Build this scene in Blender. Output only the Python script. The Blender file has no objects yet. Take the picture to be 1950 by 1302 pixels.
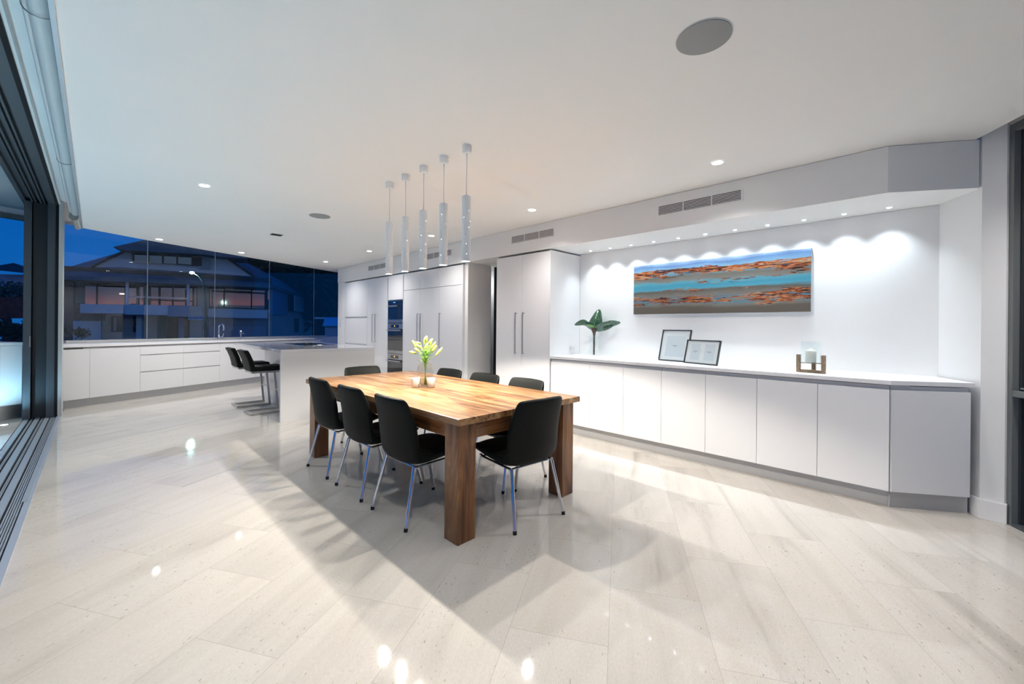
import bpy, bmesh, math, random
from mathutils import Vector, Matrix
from math import sin, cos, pi, radians, sqrt, atan2
C = bpy.context.scene
COL = C.collection
rnd = random.Random(7)

# ------------------------------------------------------------------ camera
# world: X runs towards the sideboard wall, Y along it away from the camera, Z up
EYE = 1.3; FPX = 786.0; PX0, PY0 = 975.0, 622.0; ROLL = 0.009
_a = radians(45.3)
RIGHT = Vector((cos(_a), -sin(_a), 0)); FWD = Vector((sin(_a), cos(_a), 0)); UP = Vector((0, 0, 1))
cam_d = bpy.data.cameras.new('camera'); cam = bpy.data.objects.new('camera', cam_d); COL.objects.link(cam)
_cr = RIGHT * cos(ROLL) + UP * sin(ROLL); _cu = UP * cos(ROLL) - RIGHT * sin(ROLL)
_m = Matrix((_cr, _cu, -FWD)).transposed().to_4x4(); _m.translation = (0, 0, EYE)
cam.matrix_world = _m
cam_d.sensor_width = 36; cam_d.lens = FPX / 1950 * 36; cam_d.shift_y = -(651 - PY0) / 1950
cam_d.clip_start = 0.05; cam_d.clip_end = 400
C.camera = cam
C.view_settings.view_transform = 'Standard'; C.view_settings.look = 'None'
C.view_settings.gamma = 1; C.view_settings.use_curve_mapping = False
C.view_settings.exposure = 0.18

def ray(px, py):
    d = _cr * ((px - PX0) / FPX) - _cu * ((py - PY0) / FPX) + FWD
    return d
def at(px, py, fwd):
    """the point seen at a pixel at a given depth"""
    return Vector((0, 0, EYE)) + ray(px, py) * fwd
def on_line(px, p0, e):
    """where the vertical plane through p0 along e is met by the pixel column: distance along e"""
    d = ray(px, 640)
    det = d.x * (-e[1]) + e[0] * d.y
    t = (p0[0] * (-e[1]) + e[0] * p0[1]) / det
    x, y = d.x * t, d.y * t
    return (x - p0[0]) * e[0] + (y - p0[1]) * e[1]

# ------------------------------------------------------------------ sky
W = bpy.data.worlds.new('dusk'); C.world = W; W.use_nodes = True
nt = W.node_tree; nt.nodes.clear()
def N(nt, t, **k):
    n = nt.nodes.new(t)
    for a, b in k.items():
        if a == 'ins':
            for i, v in b.items(): n.inputs[i].default_value = v
        else: setattr(n, a, b)
    return n
def ramp(n, stops):
    e = n.color_ramp.elements
    while len(e) > 1: e.remove(e[-1])
    e[0].position = stops[0][0]; e[0].color = (*stops[0][1], 1)
    for p, c in stops[1:]:
        x = e.new(p); x.color = (*c, 1)
tc = N(nt, 'ShaderNodeTexCoord'); sep = N(nt, 'ShaderNodeSeparateXYZ')
nt.links.new(tc.outputs['Generated'], sep.inputs[0])
r1 = N(nt, 'ShaderNodeValToRGB'); ramp(r1, [(0.0, (0.01, 0.02, 0.04)), (0.47, (0.008, 0.10, 0.34)), (0.56, (0.002, 0.10, 0.40)), (0.72, (0.001, 0.055, 0.29)), (1, (0.001, 0.03, 0.2))])
r2 = N(nt, 'ShaderNodeValToRGB'); ramp(r2, [(0.0, (0.01, 0.02, 0.04)), (0.488, (0.02, 0.03, 0.06)), (0.498, (0.4, 0.11, 0.11)), (0.515, (0.62, 0.24, 0.22)), (0.522, (0.34, 0.18, 0.24)), (0.530, (0.12, 0.135, 0.22)), (0.56, (0.11, 0.17, 0.28)), (0.7, (0.11, 0.25, 0.50)), (1, (0.04, 0.14, 0.42))])
mr = N(nt, 'ShaderNodeMath', operation='MULTIPLY_ADD', ins={1: 0.5, 2: 0.5}); nt.links.new(sep.outputs[2], mr.inputs[0])
nz = N(nt, 'ShaderNodeTexNoise', ins={'Scale': 3.0, 'Detail': 3.0})
mp = N(nt, 'ShaderNodeMapping', ins={'Scale': (1, 1, 14)}); nt.links.new(tc.outputs['Generated'], mp.inputs[0]); nt.links.new(mp.outputs[0], nz.inputs[0])
ma = N(nt, 'ShaderNodeMath', operation='MULTIPLY_ADD', ins={1: 0.02, 2: -0.01}); nt.links.new(nz.outputs[0], ma.inputs[0])
ad = N(nt, 'ShaderNodeMath', operation='ADD'); nt.links.new(mr.outputs[0], ad.inputs[0]); nt.links.new(ma.outputs[0], ad.inputs[1])
nt.links.new(ad.outputs[0], r1.inputs[0]); nt.links.new(ad.outputs[0], r2.inputs[0])
dot = N(nt, 'ShaderNodeVectorMath', operation='DOT_PRODUCT', ins={1: (-0.15, -0.99, 0)}); nt.links.new(tc.outputs['Generated'], dot.inputs[0])
mm = N(nt, 'ShaderNodeMapRange', ins={1: 0.80, 2: 0.98}); nt.links.new(dot.outputs['Value'], mm.inputs[0])
mx = N(nt, 'ShaderNodeMix', data_type='RGBA'); nt.links.new(mm.outputs[0], mx.inputs[0]); nt.links.new(r1.outputs[0], mx.inputs[6]); nt.links.new(r2.outputs[0], mx.inputs[7])
bg = N(nt, 'ShaderNodeBackground', ins={1: 1.0}); nt.links.new(mx.outputs[2], bg.inputs[0])
wo = N(nt, 'ShaderNodeOutputWorld'); nt.links.new(bg.outputs[0], wo.inputs[0])

# lamp strengths (watts) and colours
DOWN_W, PEND_W, NICHE_W, DECK_W = 56.0, 50.0, 15.5, 26.0
WARM = (1.0, 0.86, 0.72); NEUT = (1.0, 0.965, 0.93); COOL = (0.80, 0.92, 1.0); CYAN = (0.35, 0.75, 1.0)

# ------------------------------------------------------------------ materials
MATS = {}
def mat(name, base=(0.8, 0.8, 0.8), rough=0.5, metal=0.0, emit=None, estr=0, coat=0.0, spec=0.5, bump=None, var=None, trans=0, ior=1.5):
    if name in MATS: return MATS[name]
    m = bpy.data.materials.new(name); m.use_nodes = True; t = m.node_tree
    b = t.nodes['Principled BSDF']
    b.inputs['Base Color'].default_value = (*base, 1); b.inputs['Roughness'].default_value = rough
    b.inputs['Metallic'].default_value = metal; b.inputs['Coat Weight'].default_value = coat; b.inputs['Coat Roughness'].default_value = 0.08
    b.inputs['Specular IOR Level'].default_value = spec; b.inputs['IOR'].default_value = ior
    b.inputs['Transmission Weight'].default_value = trans
    if emit: b.inputs['Emission Color'].default_value = (*emit, 1); b.inputs['Emission Strength'].default_value = estr
    co = t.nodes.new('ShaderNodeTexCoord')
    if var or bump:
        sc, amt = var or (8, 0.03)
        n = N(t, 'ShaderNodeTexNoise', ins={'Scale': sc, 'Detail': 4.0}); t.links.new(co.outputs['Object'], n.inputs[0])
        if var:
            r = t.nodes.new('ShaderNodeValToRGB')
            ramp(r, [(0.3, tuple(max(0, c * (1 - amt)) for c in base)), (0.7, tuple(min(1, c * (1 + amt)) for c in base))])
            t.links.new(n.outputs[0], r.inputs[0]); t.links.new(r.outputs[0], b.inputs['Base Color'])
    if bump:
        n2 = N(t, 'ShaderNodeTexNoise', ins={'Scale': bump[0], 'Detail': 2.0}); t.links.new(co.outputs['Object'], n2.inputs[0])
        bp = N(t, 'ShaderNodeBump', ins={'Strength': bump[1], 'Distance': 0.002}); t.links.new(n2.outputs[0], bp.inputs['Height']); t.links.new(bp.outputs[0], b.inputs['Normal'])
    MATS[name] = m
    return m
def glassy(name, tint=(1, 1, 1), ior=1.45, gcol=(1, 1, 1), rough=0.0):
    m = bpy.data.materials.new(name); m.use_nodes = True; t = m.node_tree; t.nodes.clear()
    tr = N(t, 'ShaderNodeBsdfTransparent', ins={0: (*tint, 1)}); gl = N(t, 'ShaderNodeBsdfGlossy', ins={0: (*gcol, 1), 'Roughness': rough})
    fr = N(t, 'ShaderNodeFresnel', ins={0: ior}); ge = t.nodes.new('ShaderNodeNewGeometry')
    io = N(t, 'ShaderNodeMapRange', ins={1: 0.0, 2: 1.0, 3: ior, 4: 1 / ior}); t.links.new(ge.outputs['Backfacing'], io.inputs[0]); t.links.new(io.outputs[0], fr.inputs[0]); mi = t.nodes.new('ShaderNodeMixShader'); o = t.nodes.new('ShaderNodeOutputMaterial')
    t.links.new(fr.outputs[0], mi.inputs[0]); t.links.new(tr.outputs[0], mi.inputs[1]); t.links.new(gl.outputs[0], mi.inputs[2]); t.links.new(mi.outputs[0], o.inputs[0])
    MATS[name] = m; return m

M_white = mat('white_paint', (0.92, 0.92, 0.91), 0.55, var=(2, 0.01))
M_ceil = mat('ceiling_paint', (0.92, 0.91, 0.89), 0.7, var=(1, 0.01))
M_cab = mat('white_satin_lacquer', (0.89, 0.89, 0.90), 0.32, coat=0.2)
M_carc = mat('cabinet_shadow_gap', (0.72, 0.72, 0.73), 0.6)
M_stone = mat('white_engineered_stone', (0.91, 0.91, 0.92), 0.5, spec=0.3, var=(120, 0.01))
M_isl = mat('pale_grey_stone', (0.66, 0.66, 0.68), 0.12, coat=0.5, var=(150, 0.03))
M_islp = mat('island_panel_stone', (0.66, 0.66, 0.66), 0.35, var=(150, 0.02))
M_kick = mat('brushed_aluminium_kick', (0.56, 0.56, 0.56), 0.45, metal=0.3)
M_steel = mat('brushed_steel', (0.55, 0.54, 0.52), 0.33, metal=1.0)
M_chrome = mat('chrome', (0.78, 0.79, 0.80), 0.1, metal=1.0)
M_black = mat('black_rubber', (0.01, 0.01, 0.01), 0.6)
M_leather = mat('black_leatherette', (0.0065, 0.0078, 0.0068), 0.55, bump=(260, 0.2), spec=0.18)
M_dark = mat('charcoal_powder_coat', (0.075, 0.09, 0.105), 0.45)
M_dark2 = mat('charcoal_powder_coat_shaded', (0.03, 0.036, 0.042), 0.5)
M_gap = mat('black_recess', (0.003, 0.003, 0.004), 0.8)
M_alu = mat('anodised_aluminium', (0.55, 0.60, 0.65), 0.45, metal=0.7)
M_trim = mat('grey_trim_paint', (0.60, 0.60, 0.58), 0.5)
M_pend = mat('glossy_white_enamel', (0.94, 0.94, 0.93), 0.35, coat=0.15)
M_plast = mat('white_plastic', (0.82, 0.82, 0.82), 0.4)
M_lamp = mat('lamp_glow', (1, 1, 1), 0.5, emit=(1, 0.97, 0.92), estr=25)
M_lampc = mat('spot_glow', (1, 1, 1), 0.5, emit=(0.93, 0.97, 1.0), estr=30)
M_lampx = mat('street_lamp_glow', (1, 1, 1), 0.5, emit=(0.5, 1.0, 0.85), estr=40)
M_spk = mat('speaker_mesh_grey', (0.33, 0.34, 0.34), 0.7, bump=(900, 0.4))
M_glass = glassy('window_glass', (0.95, 0.98, 0.99), 1.42)
M_clear = glassy('clear_vase_glass', (0.97, 0.99, 0.99), 1.3)
M_smoke = glassy('smoked_vase_glass', (0.955, 0.95, 0.93), 1.33)
M_ovg = mat('black_oven_glass', (0.008, 0.009, 0.01), 0.05, coat=1.0)
M_mirror = mat('dusk_window_pane', (0.01, 0.012, 0.015), 0.04, spec=1.0, ior=2.2)
M_bulb = mat('pendant_opening_glow', (1, 1, 1), 0.5, emit=(1, 0.95, 0.88), estr=18)
M_spark = mat('pinhole_glow', (1, 1, 1), 0.5, emit=(1, 0.98, 0.95), estr=3)
M_wax = mat('ivory_wax', (0.80, 0.80, 0.74), 0.5, spec=0.3)
M_matb = mat('white_mat_board', (0.80, 0.80, 0.81), 0.8)
M_ledor = mat('amber_display', (0.2, 0.05, 0), 0.5, emit=(1, 0.45, 0.05), estr=3)
M_ledbl = mat('blue_display', (0.0, 0.05, 0.2), 0.5, emit=(0.1, 0.4, 1.0), estr=1.2)
M_blind = mat('blind_tube_fabric', (0.80, 0.79, 0.76), 0.4)
M_green = mat('glossy_leaf_green', (0.012, 0.085, 0.04), 0.2, coat=0.8, var=(30, 0.4))
M_vein = mat('leaf_rib_green', (0.20, 0.42, 0.12), 0.4)
M_bark = mat('brown_stem', (0.10, 0.065, 0.05), 0.7, var=(60, 0.4))
M_lstem = mat('lily_stem_green', (0.16, 0.34, 0.05), 0.5)
M_lleaf = mat('lily_leaf_green', (0.20, 0.46, 0.04), 0.4, var=(40, 0.3))
M_bud = mat('lily_bud', (0.50, 0.62, 0.13), 0.45, var=(25, 0.25))
M_hroof = mat('slate_blue_roof', (0.13, 0.19, 0.23), 0.7, var=(2, 0.15))
M_hwall = mat('pale_render', (0.80, 0.80, 0.82), 0.8, var=(0.8, 0.05))
M_hwall2 = mat('grey_render', (0.45, 0.47, 0.46), 0.8, var=(0.8, 0.08))
M_hbrick = mat('brown_brick', (0.20, 0.18, 0.16), 0.9, var=(14, 0.3))
M_hframe = mat('dark_window_frame', (0.03, 0.032, 0.03), 0.6)
M_blue = mat('blue_grey_cladding', (0.22, 0.34, 0.48), 0.7)
M_garage = mat('garage_door_grey', (0.30, 0.31, 0.36), 0.7)
M_ground = mat('dark_asphalt', (0.04, 0.045, 0.05), 0.9, var=(0.5, 0.3))
M_bush = mat('dark_foliage', (0.02, 0.045, 0.018), 0.8, var=(3, 0.5))
M_terra = mat('terracotta_brick', (0.28, 0.06, 0.03), 0.85, var=(3, 0.35))
M_pole = mat('green_lamp_pole', (0.012, 0.06, 0.045), 0.5)
M_sign = mat('street_sign_enamel', (0.35, 0.62, 0.75), 0.5)
M_signk = mat('street_sign_ink', (0.03, 0.16, 0.25), 0.5)
M_awn = mat('blue_corrugated_roofing', (0.12, 0.48, 0.85), 0.5)
M_warmw = mat('lit_window_glow', (0.2, 0.1, 0.1), 0.5, emit=(1.0, 0.62, 0.5), estr=0.8)
M_deckc = mat('alfresco_ceiling_board', (0.42, 0.50, 0.55), 0.7, var=(6, 0.05))

def floor_mat():
    m = bpy.data.materials.new('limestone_tiles'); m.use_nodes = True; t = m.node_tree; b = t.nodes['Principled BSDF']; L = t.links.new
    co = N(t, 'ShaderNodeTexCoord')
    mp = N(t, 'ShaderNodeMapping', ins={'Location': (-1.33, -0.03, 0), 'Rotation': (0, 0, radians(-30.2))}); L(co.outputs['Object'], mp.inputs[0])
    br = N(t, 'ShaderNodeTexBrick', offset=0.5, offset_frequency=2, squash=1.0,
           ins={'Color1': (0, 0, 0, 1), 'Color2': (1, 1, 1, 1), 'Mortar': (0.5, 0.5, 0.5, 1), 'Scale': 1.0, 'Mortar Size': 0.0011, 'Mortar Smooth': 0.3, 'Bias': 0.0, 'Brick Width': 0.8, 'Row Height': 0.4145}); L(mp.outputs[0], br.inputs[0])
    sh = N(t, 'ShaderNodeVectorMath', operation='MULTIPLY_ADD', ins={1: (9.0, 17.0, 5.0)}); L(br.outputs['Color'], sh.inputs[0]); L(mp.outputs[0], sh.inputs[2])
    st = N(t, 'ShaderNodeMapping', ins={'Scale': (0.5, 3.6, 1)}); L(sh.outputs[0], st.inputs[0])
    n1 = N(t, 'ShaderNodeTexNoise', ins={'Scale': 1.0, 'Detail': 5.0, 'Roughness': 0.6, 'Distortion': 0.4}); L(st.outputs[0], n1.inputs[0])
    r1 = N(t, 'ShaderNodeValToRGB'); ramp(r1, [(0.28, (0.46, 0.435, 0.40)), (0.41, (0.60, 0.57, 0.525)), (0.54, (0.655, 0.625, 0.58)), (0.72, (0.61, 0.57, 0.515))]); L(n1.outputs[0], r1.inputs[0])
    # fine grain
    gs = N(t, 'ShaderNodeMapping', ins={'Scale': (60, 190, 1)}); L(mp.outputs[0], gs.inputs[0])
    n2 = N(t, 'ShaderNodeTexNoise', ins={'Scale': 1.0, 'Detail': 3.0, 'Roughness': 0.7}); L(gs.outputs[0], n2.inputs[0])
    r2 = N(t, 'ShaderNodeValToRGB'); ramp(r2, [(0.3, (0.91, 0.905, 0.90)), (0.7, (1.07, 1.07, 1.07))]); L(n2.outputs[0], r2.inputs[0])
    mul = N(t, 'ShaderNodeMix', data_type='RGBA', blend_type='MULTIPLY', ins={0: 1.0}); L(r1.outputs[0], mul.inputs[6]); L(r2.outputs[0], mul.inputs[7])
    # pits
    sp = N(t, 'ShaderNodeMapping', ins={'Scale': (34, 95, 1)}); L(sh.outputs[0], sp.inputs[0])
    n3 = N(t, 'ShaderNodeTexNoise', ins={'Scale': 1.0, 'Detail': 1.0}); L(sp.outputs[0], n3.inputs[0])
    n4 = N(t, 'ShaderNodeTexNoise', ins={'Scale': 1.3, 'Detail': 2.0}); L(sh.outputs[0], n4.inputs[0])
    pa = N(t, 'ShaderNodeMath', operation='MULTIPLY_ADD', ins={1: 0.35}); L(n4.outputs[0], pa.inputs[0]); L(n3.outputs[0], pa.inputs[2])
    r3 = N(t, 'ShaderNodeValToRGB'); ramp(r3, [(0.0, (1, 1, 1)), (0.915, (1, 1, 1)), (0.955, (0.64, 0.62, 0.59))]); L(pa.outputs[0], r3.inputs[0])
    mu2 = N(t, 'ShaderNodeMix', data_type='RGBA', blend_type='MULTIPLY', ins={0: 1.0}); L(mul.outputs[2], mu2.inputs[6]); L(r3.outputs[0], mu2.inputs[7])
    # whole-tile tone
    r4 = N(t, 'ShaderNodeValToRGB'); ramp(r4, [(0.0, (0.93, 0.92, 0.91)), (0.25, (1.0, 1.0, 1.0)), (1.0, (1.02, 1.01, 1.0))]); L(br.outputs['Color'], r4.inputs[0])
    mu3 = N(t, 'ShaderNodeMix', data_type='RGBA', blend_type='MULTIPLY', ins={0: 1.0}); L(mu2.outputs[2], mu3.inputs[6]); L(r4.outputs[0], mu3.inputs[7])
    gr = N(t, 'ShaderNodeMix', data_type='RGBA', ins={7: (0.42, 0.39, 0.35, 1)}); L(br.outputs['Fac'], gr.inputs[0]); L(mu3.outputs[2], gr.inputs[6])
    L(gr.outputs[2], b.inputs['Base Color'])
    b.inputs['Roughness'].default_value = 0.16; b.inputs['IOR'].default_value = 1.38
    rr = N(t, 'ShaderNodeMapRange', ins={1: 0.3, 2: 0.7, 3: 0.03, 4: 0.075}); L(n1.outputs[0], rr.inputs[0]); L(rr.outputs[0], b.inputs['Roughness'])
    return m
M_floor = floor_mat()

def wood_mat(name, axis, dark=1.0, planks=None, red=1.0):
    m = bpy.data.materials.new(name); m.use_nodes = True; t = m.node_tree; b = t.nodes['Principled BSDF']; L = t.links.new
    co = N(t, 'ShaderNodeTexCoord')
    rot = {'y': (0, 0, radians(-90)), 'x': (0, 0, 0), 'z': (0, radians(90), 0)}[axis]
    mp = N(t, 'ShaderNodeMapping', ins={'Rotation': rot}); L(co.outputs['Object'], mp.inputs[0])
    src = mp.outputs[0]
    if planks:
        br = N(t, 'ShaderNodeTexBrick', offset=0.37, ins={'Color1': (0, 0, 0, 1), 'Color2': (1, 1, 1, 1), 'Mortar': (0.4, 0.4, 0.4, 1), 'Scale': 1.0, 'Mortar Size': 0.0004, 'Brick Width': 6.0, 'Row Height': planks}); L(src, br.inputs[0])
        sh = N(t, 'ShaderNodeVectorMath', operation='MULTIPLY_ADD', ins={1: (7.0, 3.0, 2.0)}); L(br.outputs['Color'], sh.inputs[0]); L(src, sh.inputs[2]); src2 = sh.outputs[0]
    else: src2 = src
    st = N(t, 'ShaderNodeMapping', ins={'Scale': (1.3, 9, 9)}); L(src2, st.inputs[0])
    n1 = N(t, 'ShaderNodeTexNoise', ins={'Scale': 1.0, 'Detail': 6.0, 'Roughness': 0.62, 'Distortion': 1.3}); L(st.outputs[0], n1.inputs[0])
    r1 = N(t, 'ShaderNodeValToRGB'); k = dark
    ramp(r1, [(p, (c[0] * k, c[1] * k / red, c[2] * k / red ** 2)) for p, c in ((0.34, (0.17, 0.075, 0.03)), (0.43, (0.37, 0.19, 0.075)), (0.52, (0.52, 0.30, 0.13)), (0.63, (0.72, 0.49, 0.25)))]); L(n1.outputs[0], r1.inputs[0])
    s2 = N(t, 'ShaderNodeMapping', ins={'Scale': (4, 130, 130)}); L(src2, s2.inputs[0])
    n2 = N(t, 'ShaderNodeTexNoise', ins={'Scale': 1.0, 'Detail': 3.0}); L(s2.outputs[0], n2.inputs[0])
    r2 = N(t, 'ShaderNodeValToRGB'); ramp(r2, [(0.3, (0.78, 0.76, 0.74)), (0.6, (1.05, 1.05, 1.05))]); L(n2.outputs[0], r2.inputs[0])
    mu = N(t, 'ShaderNodeMix', data_type='RGBA', blend_type='MULTIPLY', ins={0: 1.0}); L(r1.outputs[0], mu.inputs[6]); L(r2.outputs[0], mu.inputs[7])
    # dark gum veins
    s3 = N(t, 'ShaderNodeMapping', ins={'Scale': (1.6, 9, 9), 'Location': (3, 1, 2)}); L(src2, s3.inputs[0])
    n3 = N(t, 'ShaderNodeTexNoise', ins={'Scale': 1.2, 'Detail': 2.0, 'Distortion': 0.8}); L(s3.outputs[0], n3.inputs[0])
    r3 = N(t, 'ShaderNodeValToRGB'); ramp(r3, [(0.27, (0.38, 0.30, 0.26)), (0.345, (1, 1, 1)), (1, (1, 1, 1))]); L(n3.outputs[0], r3.inputs[0])
    mu2 = N(t, 'ShaderNodeMix', data_type='RGBA', blend_type='MULTIPLY', ins={0: 1.0}); L(mu.outputs[2], mu2.inputs[6]); L(r3.outputs[0], mu2.inputs[7])
    last = mu2.outputs[2]
    if planks:
        r4 = N(t, 'ShaderNodeValToRGB'); ramp(r4, [(0.0, (0.82, 0.80, 0.78)), (0.5, (1, 1, 1)), (1.0, (1.12, 1.1, 1.05))]); L(br.outputs['Color'], r4.inputs[0])
        mu3 = N(t, 'ShaderNodeMix', data_type='RGBA', blend_type='MULTIPLY', ins={0: 1.0}); L(last, mu3.inputs[6]); L(r4.outputs[0], mu3.inputs[7]); last = mu3.outputs[2]
    L(last, b.inputs['Base Color']); b.inputs['Roughness'].default_value = 0.3; b.inputs['Coat Weight'].default_value = 0.25; b.inputs['Coat Roughness'].default_value = 0.2
    MATS[name] = m; return m
M_woodtop = wood_mat('marri_timber_top', 'y', 0.78, 0.155, 1.08)
M_woodx = wood_mat('marri_timber_cross', 'x', 0.75, None, 1.3)
M_woody = wood_mat('marri_timber_long', 'y', 0.75, None, 1.3)
M_woodz = wood_mat('marri_timber_leg', 'z', 0.46, None, 1.5)
M_woodh = wood_mat('weathered_timber', 'y', 0.75)

# ------------------------------------------------------------------ mesh helpers
class MB:
    def __init__(s): s.v = []; s.f = []
    def add(s, vs, fs):
        o = len(s.v); s.v += [tuple(v) for v in vs]; s.f += [tuple(i + o for i in f) for f in fs]; return s
    def box(s, x0, x1, y0, y1, z0, z1):
        if x0 > x1: x0, x1 = x1, x0
        if y0 > y1: y0, y1 = y1, y0
        if z0 > z1: z0, z1 = z1, z0
        return s.add([(x0, y0, z0), (x1, y0, z0), (x1, y1, z0), (x0, y1, z0), (x0, y0, z1), (x1, y0, z1), (x1, y1, z1), (x0, y1, z1)],
                     [(0, 3, 2, 1), (4, 5, 6, 7), (0, 1, 5, 4), (1, 2, 6, 5), (2, 3, 7, 6), (3, 0, 4, 7)])
    def prism(s, poly, z0, z1):
        ar = sum(poly[i][0] * poly[(i + 1) % len(poly)][1] - poly[(i + 1) % len(poly)][0] * poly[i][1] for i in range(len(poly)))
        if ar < 0: poly = poly[::-1]
        n = len(poly)
        return s.add([(p[0], p[1], z0) for p in poly] + [(p[0], p[1], z1) for p in poly],
                     [tuple(range(n))[::-1], tuple(range(n, 2 * n))] + [(i, (i + 1) % n, n + (i + 1) % n, n + i) for i in range(n)])
    def plate(s, pts, thick):
        """a flat polygon of 3-D points given a thickness along its normal"""
        P = [Vector(p) for p in pts]; nrm = Vector((0, 0, 0))
        for i in range(len(P)): nrm += P[i].cross(P[(i + 1) % len(P)])
        nrm.normalize(); n = len(P)
        return s.add(P + [p - nrm * thick for p in P], [tuple(range(n)), tuple(range(n, 2 * n))[::-1]] + [(i, n + i, n + (i + 1) % n, (i + 1) % n) for i in range(n)])
    def tube(s, pts, r, n=12, cap=True):
        P = [Vector(p) for p in pts]; R = r if isinstance(r, (list, tuple)) else [r] * len(P)
        rings = []; u = None
        for i, p in enumerate(P):
            d = (P[min(i + 1, len(P) - 1)] - P[max(i - 1, 0)]).normalized()
            if u is None: u = d.orthogonal().normalized()
            else: u = (u - d * u.dot(d)).normalized()
            w = d.cross(u)
            rings.append([p + (u * cos(2 * pi * k / n) + w * sin(2 * pi * k / n)) * R[i] for k in range(n)])
        vs = [v for rg in rings for v in rg]; fs = []
        for i in range(len(P) - 1):
            for k in range(n): fs.append((i * n + k, i * n + (k + 1) % n, (i + 1) * n + (k + 1) % n, (i + 1) * n + k))
        if cap: fs += [tuple(range(n))[::-1], tuple(range((len(P) - 1) * n, len(P) * n))]
        return s.add(vs, fs)
    def lathe(s, prof, c=(0, 0, 0), n=32, cap=True):
        vs = []; fs = []; m = len(prof)
        for r, z in prof: vs += [(c[0] + r * cos(2 * pi * k / n), c[1] + r * sin(2 * pi * k / n), c[2] + z) for k in range(n)]
        for i in range(m - 1):
            for k in range(n): fs.append((i * n + k, i * n + (k + 1) % n, (i + 1) * n + (k + 1) % n, (i + 1) * n + k))
        if cap: fs += [tuple(range(n))[::-1], tuple(range((m - 1) * n, m * n))]
        return s.add(vs, fs)
    def bar(s, a, b, w, h):
        """square bar from a to b, w wide (horizontal), h high"""
        a, b = Vector(a), Vector(b); d = (b - a).normalized()
        u = d.cross(UP) if abs(d.z) < 0.95 else Vector((1, 0, 0)); u.normalize(); q = u.cross(d)
        vs = [p + u * sx * w / 2 + q * sz * h / 2 for p in (a, b) for sx, sz in ((-1, -1), (1, -1), (1, 1), (-1, 1))]
        return s.add(vs, [(0, 1, 2, 3), (7, 6, 5, 4), (0, 4, 5, 1), (1, 5, 6, 2), (2, 6, 7, 3), (3, 7, 4, 0)])
    def build(s, name, m, parent=None, smooth=False, bevel=0, sub=0, loc=None, seg=2):
        me = bpy.data.meshes.new(name); me.from_pydata(s.v, [], s.f)
        bm = bmesh.new(); bm.from_mesh(me); bmesh.ops.recalc_face_normals(bm, faces=bm.faces); bm.to_mesh(me); bm.free()
        me.materials.append(m)
        o = bpy.data.objects.new(name, me); COL.objects.link(o)
        if parent: o.parent = parent
        if loc: o.location = loc
        if smooth:
            for p in me.polygons: p.use_smooth = True
            if smooth == 'auto':
                me.set_sharp_from_angle(angle=radians(38))
        if bevel:
            b = o.modifiers.new('bevel', 'BEVEL'); b.width = bevel; b.segments = seg; b.limit_method = 'ANGLE'; b.angle_limit = radians(40)
        if sub:
            d = o.modifiers.new('sub', 'SUBSURF'); d.levels = sub; d.render_levels = sub
        return o
def tag(o, label=None, cat=None, group=None, kind=None):
    if label: o['label'] = label
    if cat: o['category'] = cat
    if group: o['group'] = group
    if kind: o['kind'] = kind
    return o
def thing(name, label, cat, loc=(0, 0, 0), rz=0, group=None):
    o = bpy.data.objects.new(name, None); COL.objects.link(o); o.location = loc; o.rotation_euler = (0, 0, rz); o.empty_display_size = 0.1
    return tag(o, label, cat, group)
def copy_tree(o, parent=None):
    c = o.copy(); COL.objects.link(c)
    if parent: c.parent = parent
    for ch in list(o.children): copy_tree(ch, c)
    return c
def place(o, loc, rz=0, label=None):
    o.location = loc; o.rotation_euler = (0, 0, rz)
    if label: o['label'] = label
    return o
def struct(o, label=None): return tag(o, label, None, None, 'structure')
def lamp(kind, name, loc, power, col, parent=None, size=0.04, cone=110, blend=0.5, rot=None):
    d = bpy.data.lights.new(name, kind); d.energy = power; d.color = col
    if kind == 'SPOT': d.spot_size = radians(cone); d.spot_blend = blend; d.shadow_soft_size = size
    elif kind == 'POINT': d.shadow_soft_size = size
    o = bpy.data.objects.new(name, d); COL.objects.link(o); o.location = loc
    if rot: o.rotation_euler = rot
    if parent: o.parent = parent
    return o

# ------------------------------------------------------------------ the room
CEIL, BULK, CT = 2.64, 2.30, 0.935
WX = 4.06                                   # face of the cabinets and the bulkhead
WD = (-0.86, -0.51)                         # direction of the right-hand window wall
wl = sqrt(WD[0]**2 + WD[1]**2); WD = (WD[0] / wl, WD[1] / wl)
def wline(p, t): return (p[0] + WD[0] * t, p[1] + WD[1] * t)
WEND = wline((4.34, -0.42), 5.47)           # where the window wall meets the door wall
GE = (0.9219, 0.3873)                       # kitchen glazing direction (slope 0.42)
def gl(x): return (x, 10.13 + 0.42 * x)

struct(MB().prism([(-0.32, -3.4), (5.0, -0.3), (5.0, 12.4), (-0.32, 10.1)], -0.12, 0).build('floor', M_floor), 'pale limestone tile floor of the room')
struct(MB().prism([(-7, -6), (-0.67, -6), (-0.67, 9.85), (-7, 7.19)], -0.12, 0).build('floor', M_floor), 'stone paving of the terrace outside the sliding doors')
# main ceiling (drops 340 mm below the slab, leaving pockets along the glazing)
cl = wline((4.345, -0.26), 0)
struct(MB().prism([(-0.13, 8.43), (-0.13, -3.0), wline((4.345, -0.26), 5.2), (4.345, -0.26), (4.065, 0.18), (4.065, 9.84), (4.3, 9.84), (4.32, 10.55), (0.59, 8.86)], CEIL, 2.98).build('ceiling', M_ceil), 'white plaster ceiling')
struct(MB().prism([(-0.375, -3.6), (5.4, -0.3), (6.6, 13.4), (-0.375, 10.4)], 2.985, 3.15).build('ceiling', M_ceil), 'slab above the blind pockets')
struct(MB().box(-0.146, -0.128, -3.0, 8.43, 2.628, 2.655).build('trim_1', M_alu), 'metal edge strip of the blind pocket')
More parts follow.
